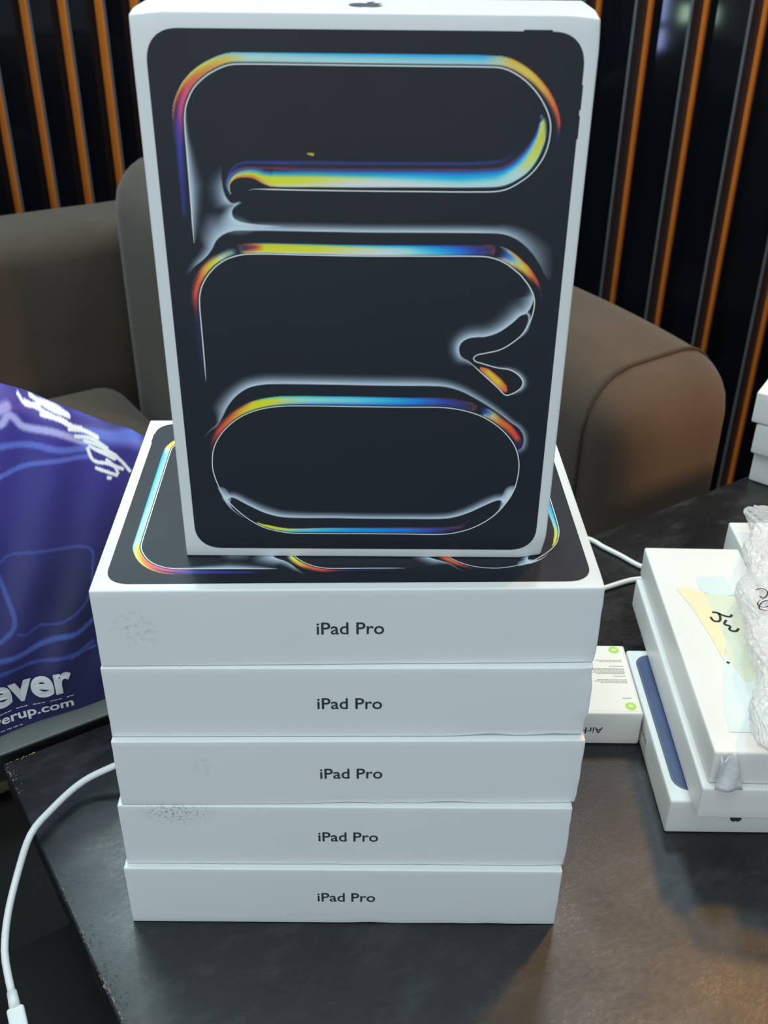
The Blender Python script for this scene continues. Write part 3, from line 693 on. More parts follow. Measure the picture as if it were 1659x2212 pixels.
tag(obj('lacquer_blisters', mesh('blisters', vl, fl), M['lacquer'], table, smooth=True), kind='stuff')

side = empty('side_table'); place(side, (-0.3228, 0.1844, 0))
tag(side, 'grey table edge under the blue bag behind the black table', 'table')
sm = box_mesh('side_top', (0.95, 0.30, 0.028), 0.0015, (20, 8, 1))
for v in sm.vertices: v.co += Vector((-0.175, 0.150 - 0.0225, -0.028))
obj('tabletop', sm, M['grey_top'], side)
slab('front_edge', -0.65, 0.30, -0.0240, -0.0226, -0.030, -0.0012, M['black'], side)
for x in (-0.60, 0.24):
    for y in (0.02, 0.23): slab('leg', x, x + 0.035, y, y + 0.035, FLOOR, -0.028, M['steel'], side)

# ------------------------------------------------------------------ sofas
def puff(size, amp):
    lx, ly, lz = size
    def fn(v):
        x, y, z = v
        a = max(0, 1 - (2 * x / lx) ** 2); b = max(0, 1 - (2 * y / ly) ** 2); c = max(0, 1 - (2 * (z / lz - .5)) ** 2)
        s = amp * (0.6 + 0.4 * math.sin(x * 9 + z * 5) * math.sin(y * 8 + 1))
        return (x + math.copysign(s * b * c, x) * (abs(x) / (lx / 2)) ** 4, y + math.copysign(s * a * c, y) * (abs(y) / (ly / 2)) ** 4, z + s * a * b * ((2 * z / lz - 1) ** 4) * (1 if z > lz / 2 else -0.2))
    return fn
def cushion(name, size, r, loc, parent, amp=0.015, rz=0.0):
    return obj(name, box_mesh(name, size, r, (14, 10, 10), puff(size, amp)), M['fabric'], parent, loc, (0, 0, rz))

sofa = empty('sofa', (-0.58, 1.64, FLOOR), TH)
tag(sofa, 'brown-grey fabric sofa corner on the left below the orange slats', 'sofa')
cushion('base', (1.15, 0.80, 0.26), 0.03, (-0.575, -0.30, 0.02), sofa, 0.0)
cushion('seat_cushion', (0.62, 0.62, 0.16), 0.06, (-0.315, -0.33, 0.28), sofa, 0.016)
cushion('seat_cushion', (0.52, 0.62, 0.16), 0.06, (-0.89, -0.33, 0.28), sofa, 0.016)
cushion('backrest', (1.72, 0.24, 0.715), 0.055, (-0.60, 0.125, 0.04), sofa, 0.012)

arm = empty('armchair', (-0.58, 1.64, FLOOR), TH)
tag(arm, 'brown-grey fabric armchair behind the boxes with a rounded right arm', 'armchair')
cushion('backrest', (0.78, 0.44, 0.90), 0.10, (0.405, -0.235, 0.02), arm, 0.012)
def flare(v):
    x, y, z = v
    x, y, z = puff((0.62, 0.28, 0.80), 0.012)(v)
    k = max(0.0, 0.5 - z / 0.9)
    return (x, y * (1 + 0.10 * k), z - 0.03 * max(0, x / 0.31) ** 2 * (z / .80))
AD = Vector((0.57, -0.82, 0)).normalized(); ang = math.atan2(AD.y, AD.x)
ac = Vector((0.590, 0.968, 0)) - AD * 0.31 + Vector((AD.y, -AD.x, 0)) * 0.14
acl = arm.matrix_basis.inverted() @ Vector((ac.x, ac.y, FLOOR))
ar = obj('armrest', box_mesh('armrest', (0.62, 0.28, 0.80), 0.085, (16, 10, 14), flare), M['fabric'], arm, acl, (0, 0, ang - TH))
pp = []
for i in range(61):                              # piping around the rounded front of the arm, just proud of the cloth
    s = i / 60.0
    if s < .3: y, z, ny, nz = -0.14, 0.06 + 0.655 * s / .3, -1, 0
    elif s < .7:
        q = (s - .3) / .4; y = -0.14 + 0.28 * q; r_ = 0.085
        if y < -0.055: a = math.acos(max(-1, min(1, (y + 0.055) / r_))); y, z = y, 0.715 + r_ * math.sin(a)
        elif y > 0.055: a = math.acos(max(-1, min(1, (y - 0.055) / r_))); z = 0.715 + r_ * math.sin(a)
        else: z = 0.80
    else: y, z = 0.14, 0.715 - 0.655 * (s - .7) / .3
    v = flare((0.232, y, z)); pp.append((v[0], v[1], v[2]))
obj('piping', tube('piping', pp, 0.0030, 8), M['piping'], ar)
cushion('seat', (0.70, 0.62, 0.40), 0.06, (0.72, -0.45, 0.02), arm, 0.01)

# ------------------------------------------------------------------ tablet boxes
L_BOX, W_BOX, H_BOX = 0.317, 0.2287, 0.0596
def dents(seed, amp_r=0.0, amp_b=0.0, amp_l=0.0, size=(L_BOX, W_BOX, H_BOX)):
    """a few local knocks on the front corners and the lower front edge"""
    rnd = random.Random(seed)
    kr = [(rnd.uniform(0.0, size[2]), rnd.uniform(.003, .008), rnd.uniform(.4, 1)) for _ in range(3)] + [(0.0, .006, 1.0)]
    kl = [(rnd.uniform(0.0, size[2]), rnd.uniform(.003, .006), rnd.uniform(.3, .8)) for _ in range(2)]
    kb = [(rnd.uniform(-.02, size[0] / 2), rnd.uniform(.006, .018), rnd.uniform(.4, 1)) for _ in range(5)]
    def fn(v):
        x, y, z = v
        ey = max(0, 1 - (y + size[1] / 2) / 0.012)
        ex = max(0, 1 - (size[0] / 2 - x) / 0.012); el = max(0, 1 - (x + size[0] / 2) / 0.010); ez = max(0, 1 - z / 0.007)
        k = ex * ey * amp_r * sum(c * math.exp(-((z - a) / w) ** 2) for a, w, c in kr)
        l = el * ey * amp_l * sum(c * math.exp(-((z - a) / w) ** 2) for a, w, c in kl)
        q = ez * ey * amp_b * sum(c * math.exp(-((x - a) / w) ** 2) for a, w, c in kb)
        return (x - k + l, y + k * .6 + l * .5 + q, z + q * .5)
    return fn

lid_print = make_lid_print(); lid_print.materials.append(M['print'])
TXT_V, TXT_F = text_verts('iPad Pro', 0.0425, 0.0096, 0.012)
def apple(size):
    """outline of the fruit mark with leaf, centred"""
    R = [(0, .30), (.12, .36), (.25, .37), (.37, .30), (.43, .22), (.34, .12), (.31, 0), (.35, -.12), (.45, -.20), (.38, -.35), (.27, -.48), (.16, -.51), (.07, -.47), (0, -.45)]
    Lf = [(-.07, -.47), (-.16, -.51), (-.27, -.48), (-.38, -.35), (-.45, -.18), (-.47, .02), (-.42, .20), (-.32, .32), (-.20, .37), (-.10, .34)]
    body = R + Lf
    leaf = [(0, .40), (.02, .52), (.10, .62), (.22, .67), (.21, .55), (.13, .45)]
    return [(x * size, y * size) for x, y in body], [(x * size, y * size) for x, y in leaf]
def apple_mark(name, size, m, parent, loc, rot):
    b, l = apple(size)
    v = [(x, y, 0) for x, y in b + l]
    return obj(name, mesh(name, v, [tuple(range(len(b))), tuple(range(len(b), len(b) + len(l)))]), m, parent, loc, rot)

def tablet_box(label, x, y, yaw, z0, smudge, dent, txt_dx=0.0, show_print=True, lid_art=True):
    """lying box: origin at the middle of the bottom front edge"""
    o = empty('tablet_box', (x, y, z0), yaw)
    tag(o, label, 'box', 'tablet boxes')
    me = box_mesh('carton', (L_BOX, W_BOX, H_BOX), 0.0011, (44, 14, 14), dents(*dent))
    obj('carton', me, carton_material('white_carton', smudge=smudge), o, (0, W_BOX / 2, 0))
    obj('side_lettering', mesh('side_lettering', [(a, b, 0) for a, b in TXT_V], TXT_F), M['text'], o, (txt_dx, -0.00015, H_BOX * 0.495), (math.pi / 2, 0, 0))
    if lid_art:
        # the print's long side runs along x, its top at the left
        obj('lid_print', lid_print, None, o, (L_BOX / 2, 0, H_BOX + 0.0001), (0, 0, math.pi / 2))
    return o
EPS = 0.0003
HB = H_BOX + EPS
tablet_box('lowest white tablet box of the stack, flat on the black table', -0.0035, -0.0075, 0.0038, 0.0003, None, (1, .0004, .0004, .0002), 0.0020, lid_art=False)
tablet_box('white tablet box second from the table, grey smudge at its upper left corner', -0.0016, -0.0030, 0.0063, 0.0003 + HB, ((-0.118, -0.115, 0.053), (0.030, 0.02, 0.014), 1.5, 420), (2, .0005, .0005, .0002), 0.0018, lid_art=False)
tablet_box('white tablet box in the middle of the stack of five lying boxes', 0.0015, -0.0002, 0.0196, 0.0003 + 2 * HB, ((-0.10, -0.115, 0.036), (0.012, 0.02, 0.012), 0.35, 260), (3, .0008, .0008, .0002), 0.0012, lid_art=False)
tablet_box('white tablet box with crushed right corner, just under the top lying box', 0.0015, 0.0038, 0.0176, 0.0003 + 3 * HB, None, (4, .0020, .0012, .0002), 0.0005, lid_art=False)
tablet_box('top lying white tablet box with black printed lid, upright box stands on it', 0.0020, 0.0070, 0.0294, 0.0003 + 4 * HB, ((-0.133, -0.115, 0.030), (0.02, 0.02, 0.018), 0.5, 300), (5, .0004, .0002, .0003), 0.0008, lid_art=True)

up = empty('tablet_box', (0.0116, 0.0418, 0.0003 + 5 * HB), 0.008)
tag(up, 'upright white tablet box with colourful swirls on black, topping the stack', 'box', 'tablet boxes')
def upright_dents(v):
    x, y, z = v
    c = max(0, 1 - math.hypot(x - W_BOX / 2, z) / 0.016) * max(0, 1 - (y + H_BOX / 2) / 0.01)
    y += 0.004 * c; x -= 0.002 * c
    c = max(0, 1 - math.hypot(x + W_BOX / 2, z - L_BOX) / 0.016) * max(0, 1 - (y + H_BOX / 2) / 0.012)
    z -= 0.0018 * c; y += 0.001 * c
    c = max(0, 1 - math.hypot(x - W_BOX / 2, z - L_BOX) / 0.014) * max(0, 1 - (y + H_BOX / 2) / 0.02)
    z -= 0.0016 * c; x -= 0.0010 * c
    return (x, y, z)
obj('carton', box_mesh('carton', (W_BOX, H_BOX, L_BOX), 0.0013, (30, 12, 40), upright_dents), carton_material('white_carton'), up, (0, H_BOX / 2, 0))
obj('lid_print', lid_print, None, up, (-W_BOX / 2, -0.0001, 0), (math.pi / 2, 0, 0))
apple_mark('fruit_mark', 0.019, M['text'], up, (0.0, H_BOX * 0.50, L_BOX + 0.0002), (0, 0, 0))

# ------------------------------------------------------------------ right-hand boxes
cream = carton_material('white_card', (0.83, 0.83, 0.81))
def card_box(name, label, x0, x1, y0, y1, z0, z1, rz=0.0, r=0.0022, group=None, m=None):
    cx, cy = (x0 + x1) / 2, (y0 + y1) / 2
    o = empty(name, (cx, cy, z0), rz); tag(o, label, 'box', group)
    obj('carton', box_mesh('carton', (x1 - x0, y1 - y0, z1 - z0), r, (8, 14, 4)), m or cream, o)
    return o, (x1 - x0, y1 - y0, z1 - z0)

earbuds, (ex, ey, ez) = card_box('earbuds_box', 'small white earbuds box with green round stickers, right of the stack', 0.170, 0.2555, 0.1835, 0.2790, 0.0003, 0.0375, m=carton_material('white_card_sleeve', (0.83, 0.82, 0.79)))
lettering('front_lettering', 'AirPods', M['text'], earbuds, (-0.0085, -ey / 2 - 0.0002, 0.017), (math.pi / 2, math.pi, 0), 0.034, 0.0072, 0.008)
slab('sleeve_panel', ex / 2 - 0.0875, ex / 2 - 0.0035, -ey / 2 + 0.003, ey / 2 - 0.002, ez - 0.0002, ez + 0.0003, carton_material('sleeve_panel', (0.86, 0.85, 0.80)), earbuds)
def disc(name, r, m, parent, loc, k=24):
    v = [(r * math.cos(2 * math.pi * i / k), r * math.sin(2 * math.pi * i / k), 0) for i in range(k)]
    return obj(name, mesh(name, v, [tuple(range(k))]), m, parent, loc)
for (dx, dy) in ((0.0315, 0.0400), (0.0330, -0.0385)):
    d = disc('green_sticker', 0.0050, M['green'], earbuds, (dx, dy, ez + 0.0005))
    obj('arrow', mesh('arrow', [(-.0024, 0, 0), (0, .0022, 0), (0, .0008, 0), (.0024, .0008, 0), (.0024, -.0008, 0), (0, -.0008, 0), (0, -.0022, 0)], [(0, 6, 5, 4, 3, 2, 1)]), M['sticker_white'], d, (0, 0, 0.0002))
random.seed(11)
rows = [(0.0245, .022), (0.0225, .019), (0.0160, .012), (0.0125, .028), (0.0108, .030), (0.0090, .028), (0.0072, .030), (0.0055, .026), (0.0020, .010), (-0.003, .027), (-0.005, .030), (-0.007, .024), (-0.028, .009)]
for (dy, w) in rows:                             # lines of fine print
    v, f, xr = [], [], 0.036
    x = xr
    while x > xr - w:
        ww = random.uniform(.0012, .0032); b = len(v)
        v += [(x - ww, dy - .00035, 0), (x, dy - .00035, 0), (x, dy + .00035, 0), (x - ww, dy + .00035, 0)]; f.append((b, b + 1, b + 2, b + 3)); x -= ww + .0005
    obj('fine_print', mesh('fine_print', v, f), M['grey_ink'], earbuds, (0, 0, ez + 0.0005))

phone, (px_, py_, pz_) = card_box('phone_box', 'white phone box with blue phone on its lid, under the long box', 0.2568, 0.3668, 0.0825, 0.2730, 0.0003, 0.0367)
def rrect(x0, x1, y0, y1, r, k=9):
    o = []
    for cx, cy, a0 in ((x1 - r, y0 + r, 270), (x1 - r, y1 - r, 0), (x0 + r, y1 - r, 90), (x0 + r, y0 + r, 180)):
        for i in range(k):
            a = math.radians(a0 + 90 * i / (k - 1)); o.append((cx + r * math.cos(a), cy + r * math.sin(a)))
    return o
def plate(name, pts, h, m, parent, loc):
    n = len(pts); v = [(x, y, 0) for x, y in pts] + [(x, y, h) for x, y in pts]
    f = [tuple(range(n, 2 * n)), tuple(range(n))[::-1]] + [(i, (i + 1) % n, n + (i + 1) % n, n + i) for i in range(n)]
    return obj(name, mesh(name, v, f), m, parent, loc)
blue = mat('blue_phone_print', (0.060, 0.085, 0.19), 0.3, 0.5, 0.25, 30)
rim = mat('blue_phone_rim', (0.10, 0.12, 0.19), 0.3, 0.5, 0.1, 30)
pr = plate('phone_print', rrect(-px_ / 2 + 0.0055, px_ / 2 - 0.0055, -py_ / 2 + 0.012, py_ / 2 - 0.008, 0.014), 0.0006, rim, phone, (0, 0, pz_ - 0.0003))
plate('phone_back', rrect(-px_ / 2 + 0.0080, px_ / 2 - 0.0080, -py_ / 2 + 0.0145, py_ / 2 - 0.0105, 0.0125), 0.0003, blue, pr, (0, 0, 0.0006))
lettering('side_lettering', 'iPhone', M['grey_ink'], phone, (-px_ / 2 - 0.0002, 0.004, 0.019), (math.pi / 2, 0, -math.pi / 2), 0.030, 0.0075, 0.01)
apple_mark('fruit_mark', 0.011, M['text'], phone, (0.001, -py_ / 2 - 0.0002, 0.0195), (math.pi / 2, 0, 0))

longb, _ = card_box('watch_box', 'long white box lying on the phone box, under another long box', 0.2740, 0.3690, 0.0638, 0.3430, 0.0380, 0.0708, -0.012)
writ, (wx, wy, wz) = card_box('watch_box', 'upper long white box with pastel tape and handwriting beside bubble wrap', 0.2790, 0.3720, 0.0690, 0.3497, 0.0711, 0.1040, -0.012)
for nm, col, pts in (('yellow_tape', (0.86, 0.78, 0.52), [(-.030, .070), (-.021, .074), (-.006, .064), (-.0035, .000), (-.008, -.020), (-.0125, -.032), (-.0155, .000), (-.022, .040)]),
                     ('blue_tape', (0.66, 0.79, 0.80), [(-.0075, .090), (.020, .092), (.022, .062), (.004, .060), (-.006, .066), (-.009, .074)]),
                     ('green_tape', (0.70, 0.75, 0.62), [(-.006, .064), (.020, .060), (.020, -.050), (-.002, -.060), (-.0085, -.030), (-.0040, .010)]),
                     ('pale_tape', (0.72, 0.82, 0.82), [(-.0095, -.022), (-.002, -.030), (.022, -.050), (.020, -.118), (-.030, -.118), (-.026, -.085), (-.020, -.060)])):
    plate(nm, pts, 0.00025, mat(nm, col, 0.45, 0.4, 0.06, 40), writ, (0, 0, wz + 0.0001 * (1 + len(nm) % 4)))
def marker(name, strokes, parent, z, w=0.0011):
    for st in strokes:
        v, f = [], []
        P = smooth_path([np.array(p) for p in st], 0.0006); n = len(P)
        for i in range(n):
            t = P[min(i + 1, n - 1)] - P[max(i - 1, 0)]; t = t / (np.linalg.norm(t) + 1e-9)
            for s in (-1, 1): v.append((P[i][0] - t[1] * s * w, P[i][1] + t[0] * s * w, z(P[i][0], P[i][1]) if callable(z) else z))
        for i in range(n - 1): f.append((2*i, 2*i + 2, 2*i + 3, 2*i + 1))
        obj(name, mesh(name, v, f), M['ink'], parent)
marker('pen_stroke', [[(-.0090, .028), (-.0075, .0225), (-.003, .022), (-.0005, .027), (-.001, .034), (-.006, .035)], [(-.001, .034), (.004, .030), (.009, .029), (.011, .032)],
                       [(.004, .024), (.001, .018), (.005, .015), (.0035, .010), (.008, .008), (.012, .012)], [(-.0105, -.034), (-.0085, -.0355)]], writ, wz + 0.0009)
back, _ = card_box('gadget_box', 'white box behind the bubble wrap, its back corner showing', 0.3765, 0.4900, 0.0900, 0.3970, 0.0003, 0.1050, 0.0)
for k, (x, y, lab) in enumerate(((0.4938, 0.6650, 'lowest of three small white boxes stacked at the far right table edge'), (0.4868, 0.6604, 'middle of three small white boxes stacked at the far right table edge'), (0.4800, 0.6620, 'top of three small white boxes stacked at the far right table edge'))):
    o = empty('small_box', (x, y, 0.0003 + k * 0.0425), math.radians(-38 + 3 * k)); tag(o, lab, 'box', 'small boxes by the far table edge')
    obj('carton', box_mesh('carton', (0.105, 0.105, 0.0415), 0.0025, (8, 8, 4)), cream, o, (0.0525, 0.0525, 0))

# ------------------------------------------------------------------ bubble wrap parcel
def wrap_material():
    m, N, L, B = new_mat('clear_bubble_wrap')
    B.inputs['Base Color'].default_value = (0.90, 0.91, 0.93, 1); B.inputs['Roughness'].default_value = 0.10
    B.inputs['Specular IOR Level'].default_value = 1.0
    lw = N.new('ShaderNodeLayerWeight'); lw.inputs[0].default_value = 0.35
    tc = N.new('ShaderNodeTexCoord'); no = N.new('ShaderNodeTexNoise'); no.inputs['Scale'].default_value = 70; no.inputs['Detail'].default_value = 4; no.inputs['Distortion'].default_value = 2.0
    L.new(tc.outputs['Object'], no.inputs['Vector'])
    bp = N.new('ShaderNodeBump'); bp.inputs['Strength'].default_value = 0.22; bp.inputs['Distance'].default_value = 0.003; L.new(no.outputs['Fac'], bp.inputs['Height']); L.new(bp.outputs[0], B.inputs['Normal'])
    mr = N.new('ShaderNodeMapRange'); mr.inputs[3].default_value = 0.20; mr.inputs[4].default_value = 0.80; L.new(lw.outputs['Facing'], mr.inputs[0]); L.new(mr.outputs[0], B.inputs['Alpha'])
    return m
M['wrap'] = wrap_material()
WD = Vector((0.083, 0.320, 0)); wang = math.atan2(WD.y, WD.x)
wrap = empty('bubble_wrap_parcel', (0.345 + 0.053, 0.205, 0.1085), wang)
tag(wrap, 'crinkled clear bubble wrap parcel lying across the white boxes', 'parcel')
def wrapper(lx, ly, lz):
    nu, nv = 300, 220
    rnd = random.Random(3)
    v, f = [], []
    for i in range(nu + 1):
        s = i / nu; x = (s - 0.5) * lx
        e = min(1.0, 4 * s * (1 - s) * 2.2) ** 0.35
        for j in range(nv):
            a = 2 * math.pi * j / nv
            ca, sa = math.cos(a), math.sin(a); ex = 2 / 3.2
            y = ly / 2 * math.copysign(abs(ca) ** ex, ca) * (0.82 + 0.18 * e) ; z = lz / 2 * math.copysign(abs(sa) ** ex, sa) * e
            y += 0.004 * math.sin(x * 31 + 1) + 0.003 * math.sin(x * 83 + a * 2)
            # hexagonal bubbles
            wx = x + 0.004 * math.sin(a * 4 + x * 25); wa = j / nv * 2 * (ly + lz) + 0.005 * math.sin(x * 55 + a * 2)
            arc = wa / 0.0125; row = wx / 0.0108
            ri = round(row); ci = arc - (0.5 if ri % 2 else 0.0); cc = round(ci)
            d = math.hypot(row - ri, ci - cc)
            full = 0.25 + 0.75 * (math.sin(ri * 12.9898 + cc * 78.233) * 43758.5453 % 1.0)          # some bubbles are flat
            b = max(0, 1 - (d / 0.42) ** 2) ** 0.5 * 0.0026 * full if d < 0.42 else 0
            cr = 0.0022 * math.sin(x * 60 + 2 * math.sin(a * 2)) * math.sin(a * 3 + x * 33) + 0.0012 * math.sin(x * 210 + a * 7) * math.sin(a * 11)
            n = Vector((0, ca * abs(sa) ** .3 + ca * .3, sa)).normalized()
            v.append((x, y + n.y * (b + cr), max(z + lz / 2 + n.z * (b + cr), -0.0005 + 0.0006 * (z > 0))))
    for i in range(nu):
        for j in range(nv):
            k = (j + 1) % nv
            f.append((i*nv+j, i*nv+k, (i+1)*nv+k, (i+1)*nv+j))
    f.append(tuple(range(nv))[::-1]); f.append(tuple(nu*nv + j for j in range(nv)))
    return mesh('bubble_wrap', v, f)
obj('bubble_wrap', wrapper(0.345, 0.120, 0.040), M['wrap'], wrap, (0, 0, 0), smooth=True)
obj('wrapped_item', box_mesh('wrapped_item', (0.29, 0.075, 0.024), 0.004, (6, 6, 3)), mat('tan_wrapped_item', (0.55, 0.36, 0.22), 0.6, 0.3, 0.25, 25), wrap, (0.0, -0.012, 0.006))
def wrap_z(x, y): return 0.020 + 0.020 * max(0, 1 - min(1, abs(y) / 0.062) ** 3.2) ** 0.3125 + 0.0042
marker('pen_stroke', [[(.004, .0560), (.003, .0500), (-.003, .0470), (-.010, .0500), (-.006, .0540)], [(-.003, .0470), (-.004, .0420), (-.008, .0390)],
                      [(-.013, .0535), (-.019, .0550), (-.024, .0510), (-.021, .0460), (-.015, .0470), (-.017, .0520), (-.025, .0540), (-.029, .0490)]], wrap, wrap_z, 0.0006)
fold = []
ff = []
for i in range(13):
    for j in range(9):
        s, t = i / 12, j / 8
        fold.append((s * (0.010 + 0.012 * t), -0.0015 * math.sin(s * 7 + t * 5) - 0.003 * t, 0.034 * (1 - t) - 0.004 * math.sin(s * 5) * (1 - t)))
for i in range(12):
    for j in range(8):
        ff.append((i*9+j, (i+1)*9+j, (i+1)*9+j+1, i*9+j+1))
fo = obj('plastic_fold', mesh('plastic_fold', fold, ff), mat('silvery_plastic', (0.80, 0.82, 0.86), 0.15, 0.9, 0.3, 60, bump=0.6, bscale=120), wrap, smooth=True)
fo.matrix_parent_inverse = wrap.matrix_basis.inverted(); fo.location = (0.2805, 0.0645, 0.0715)
sd = fo.modifiers.new('thickness', 'SOLIDIFY'); sd.thickness = 0.0004

# ------------------------------------------------------------------ cables
def cable(name, label, pts, r):
    o = empty(name, pts[0]); tag(o, label, 'cable')
    P = smooth_path(pts, 0.006) - np.array(pts[0])
    obj('cord', tube('cord', P, r, 12), M['white_cable'], o)
    return o, P
c1, P1 = cable('charging_cable', 'white charging cable curving over the left table corner, plug hanging at the bottom', [(-0.166, 0.150, 0.034), (-0.1960, 0.1330, 0.0240), (-0.2290, 0.1180, 0.0145), (-0.2505, 0.0835, 0.0125), (-0.2580, 0.0640, 0.0110), (-0.2640, 0.0440, -0.0050), (-0.2650, 0.0110, -0.0180), (-0.2600, -0.0170, -0.0240), (-0.2535, -0.0330, -0.0280), (-0.2455, -0.0490, -0.0300)], 0.0029)
e = P1[-1]; d = P1[-1] - P1[-4]; d = d / np.linalg.norm(d)
obj('strain_relief', tube('strain_relief', [e - d * .002, e + d * .012], [.0037, .0042], 16), M['white_cable'], c1)
pl = box_mesh('plug', (0.0125, 0.0075, 0.036), 0.0022, (3, 3, 4))
po = obj('plug', pl, M['white_cable'], c1, e + d * 0.011); po.rotation_euler = Vector(d).to_track_quat('Z', 'Y').to_euler()
cable('charging_cable', 'thin white cable loop between the stack and the right-hand boxes', [(0.165, 0.500, 0.003), (0.225, 0.530, 0.0032), (0.2658, 0.5155, 0.0032), (0.2765, 0.5021, 0.0032), (0.2945, 0.4834, 0.0032), (0.3118, 0.4633, 0.0032), (0.335, 0.447, 0.0032), (0.325, 0.440, 0.0032), (0.2985, 0.4353, 0.0032), (0.2666, 0.4200, 0.0032), (0.215, 0.395, 0.0032), (0.17, 0.38, 0.0032)], 0.0029)

# ------------------------------------------------------------------ blue bag
bag = empty('carrier_bag', (-0.3228, 0.1844, 0.0003), TH)
tag(bag, 'shiny dark blue printed bag with white lettering, left of the stack', 'bag')
def ztop(t):
    return float(np.interp(t, [-.18, -.05, .03, .076, .092, .12, .145, .182, .215], [.27, .30, .304, .297, .288, .270, .253, .232, .205]))
def front(t, z):
    zt = ztop(t); q = min(max(z / 0.28, 0), 1.05)
    n = 0.075 * q - 0.022 * math.sin(math.pi * min(q, 1.0))
    n += 0.0035 * math.sin(t * 55 + z * 22) * math.sin(z * 30 + 0.6) + 0.002 * math.sin(t * 120 - z * 60) * min(1, z / .05)
    k = max(0, (z / zt - 0.93) / 0.07); n += 0.016 * k * k          # rounds over at the top
    k = max(0, (t - 0.185) / 0.03); n += 0.04 * k * k; k = max(0, (-0.15 - t) / 0.03); n += 0.04 * k * k
    return n
bc = Canvas(-0.18 * 1000, 0, 215, 306, 0.8, (44, 46, 128))
g = np.clip((bc.V - 40) / 260, 0, 1)[..., None]                       # blue tones: navy at the hem, violet towards the top
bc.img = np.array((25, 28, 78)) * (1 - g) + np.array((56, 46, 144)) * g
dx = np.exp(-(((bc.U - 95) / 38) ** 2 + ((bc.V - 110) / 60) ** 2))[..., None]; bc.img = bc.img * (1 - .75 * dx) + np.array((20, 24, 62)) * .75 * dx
def streak(pts, w, col, a):
    bc.band([(p[0] * 1000, p[1] * 1000) for p in pts], [(0, w), (1, w)], [-1, -.35, .35, 1], [(0, [col + '00', col + a, col + a, col + '00']), (1, [col + '00', col + a, col + a, col + '00'])])
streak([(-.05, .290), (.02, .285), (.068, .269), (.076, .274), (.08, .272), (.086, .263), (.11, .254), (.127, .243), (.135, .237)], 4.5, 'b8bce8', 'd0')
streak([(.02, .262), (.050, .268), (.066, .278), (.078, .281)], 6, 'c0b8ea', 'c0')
streak([(-.05, .25), (.063, .252), (.088, .248), (.113, .239), (.134, .234)], 4, '5a70c8', 'd0')
streak([(-.05, .22), (.056, .229), (.08, .233), (.103, .233), (.132, .228)], 3, '5a70c8', 'c0')
streak([(.133, .25), (.154, .24), (.183, .229)], 11, '4868c0', 'd0')
streak([(.125, .258), (.150, .246), (.183, .235)], 4, '2c2470', 'd0')
streak([(.036, .162), (.045, .167), (.068, .166), (.09, .161), (.113, .154), (.11, .137), (.103, .117), (.09, .103), (.072, .095), (.054, .098), (.043, .095), (.035, .098)], 1.9, '3c509c', 'a0')
streak([(.033, .152), (.035, .13), (.036, .112), (.032, .103), (.019, .095)], 3, '4860ac', 'b0')
streak([(-.04, .08), (.015, .078), (.031, .078), (.048, .08), (.067, .082), (.085, .081), (.102, .088)], 4, '4a66b4', 'b8')
streak([(-.04, .06), (.012, .064), (.035, .066), (.061, .063), (.08, .061), (.098, .064)], 2.8, '3e58a4', 'a8')
streak([(.075, .059), (.087, .059), (.1, .059)], 2.4, '3e58a4', 'a8')
for w in ([(.091, .285), (.094, .277), (.106, .273)], [(.101, .28), (.113, .269), (.128, .259)], [(.094, .279), (.108, .268), (.123, .257)], [(.103, .268), (.117, .261), (.128, .25)], [(.117, .262), (.127, .253), (.135, .248)], [(.122, .253), (.135, .247), (.146, .239)], [(.126, .246), (.141, .239), (.151, .23)], [(.133, .24), (.145, .233), (.157, .222)], [(.134, .234), (.136, .224), (.147, .219), (.16, .21)], [(.141, .231), (.153, .225), (.16, .217), (.166, .206)], [(.136, .235), (.148, .226), (.155, .22)], [(.136, .218), (.146, .212), (.153, .207)], [(.147, .222), (.153, .214), (.154, .208)], [(.1435, .2085), (.1465, .2070)], [(.107, .275), (.119, .268), (.128, .259)]):
    streak(w, 2.3, 'dde4ee', 'ff')
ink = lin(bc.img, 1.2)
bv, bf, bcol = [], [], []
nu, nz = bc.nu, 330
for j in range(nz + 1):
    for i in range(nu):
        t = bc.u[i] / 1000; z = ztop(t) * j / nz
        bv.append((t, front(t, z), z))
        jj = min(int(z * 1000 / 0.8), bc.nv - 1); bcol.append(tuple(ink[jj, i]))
nb = 24
top0 = nz * nu
for j in range(1, nb + 1):                        # back side down to the table
    for i in range(nu):
        t = bc.u[i] / 1000; q = j / nb
        z = ztop(t) * (1 - q); n0 = front(t, ztop(t)); k = max(0, (t - 0.185) / 0.03); k2 = max(0, (-0.15 - t) / 0.03)
        bv.append((t, n0 + 0.004 + 0.07 * math.sin(q * math.pi / 2) ** .8 * max(0.03, 1 - k * k - k2 * k2), z)); bcol.append(tuple(lin(np.array((34., 36, 100)), 1.5)))
rows_n = nz + 1 + nb
for j in range(rows_n - 1):
    for i in range(nu - 1):
        a = j * nu + i; bf.append((a, a + 1, a + nu + 1, a + nu))
for i in range(nu - 1):
    a = (rows_n - 1) * nu + i; bf.append((a, a + 1, i + 1, i))
me = mesh('bag_body', bv, bf)
ca = me.color_attributes.new('ink', 'FLOAT_COLOR', 'POINT')
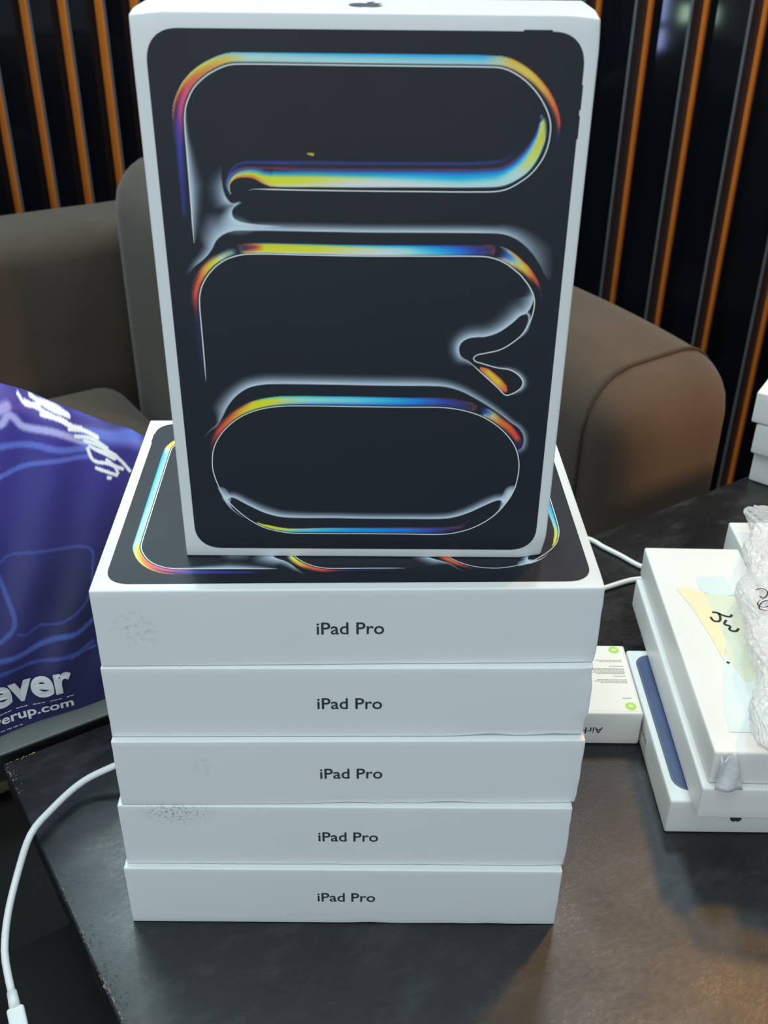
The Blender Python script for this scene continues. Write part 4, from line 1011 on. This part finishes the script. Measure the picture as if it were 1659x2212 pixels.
buf = np.ones((len(bv), 4), np.float32); buf[:, :3] = np.array(bcol, np.float32); ca.data.foreach_set('color', buf.ravel())
bm_, N, L, B = new_mat('blue_bag_fabric')
a_ = N.new('ShaderNodeAttribute'); a_.attribute_name = 'ink'; L.new(a_.outputs['Color'], B.inputs['Base Color'])
B.inputs['Roughness'].default_value = 0.5; B.inputs['Specular IOR Level'].default_value = 0.5; B.inputs['Sheen Weight'].default_value = 0.1
tc = N.new('ShaderNodeTexCoord'); n2 = N.new('ShaderNodeTexNoise'); n2.inputs['Scale'].default_value = 900; L.new(tc.outputs['Object'], n2.inputs['Vector'])
bp = N.new('ShaderNodeBump'); bp.inputs['Strength'].default_value = 0.25; bp.inputs['Distance'].default_value = 0.0008; L.new(n2.outputs['Fac'], bp.inputs['Height']); L.new(bp.outputs[0], B.inputs['Normal'])
obj('bag_body', me, bm_, bag, smooth=True)
M['bagtext'] = mat('white_bag_print', (0.72, 0.76, 0.78), 0.5, 0.4, 0.1, 200)
def on_bag(name, verts2, faces, t0, z0, slope=0.0):
    v = []
    for x, y in verts2:
        t = t0 + x; z = z0 + y + slope * x
        v.append((t, front(t, max(z, 0.001)) - 0.0010, max(z, 0.001)))
    return obj(name, mesh(name, v, faces), M['bagtext'], bag)
v_, f_ = text_verts('ever', 0.0715, 0.0245, 0.035); on_bag('bag_lettering', v_, f_, 0.0355, 0.0390, -0.06)
v_, f_ = text_verts('everup.com', 0.0800, 0.0100, 0.02); on_bag('bag_address', v_, f_, 0.0290, 0.0112, -0.07)
for (t0, z0, t1, z1) in ((-0.01, .0235, .071, .0190), (-0.01, .0060, .022, .0035)):
    n = 22; vv, fc2 = [], []
    for i in range(n):
        if i % 4 == 3: continue
        b = len(vv); s0 = i / n; s1 = (i + .8) / n
        for s, dz in ((s0, -.0004), (s1, -.0004), (s1, .0004), (s0, .0004)): vv.append((t0 + (t1 - t0) * s, z0 + (z1 - z0) * s + dz))
        fc2.append((b, b + 1, b + 2, b + 3))
    on_bag('stitched_line', vv, fc2, 0, 0)
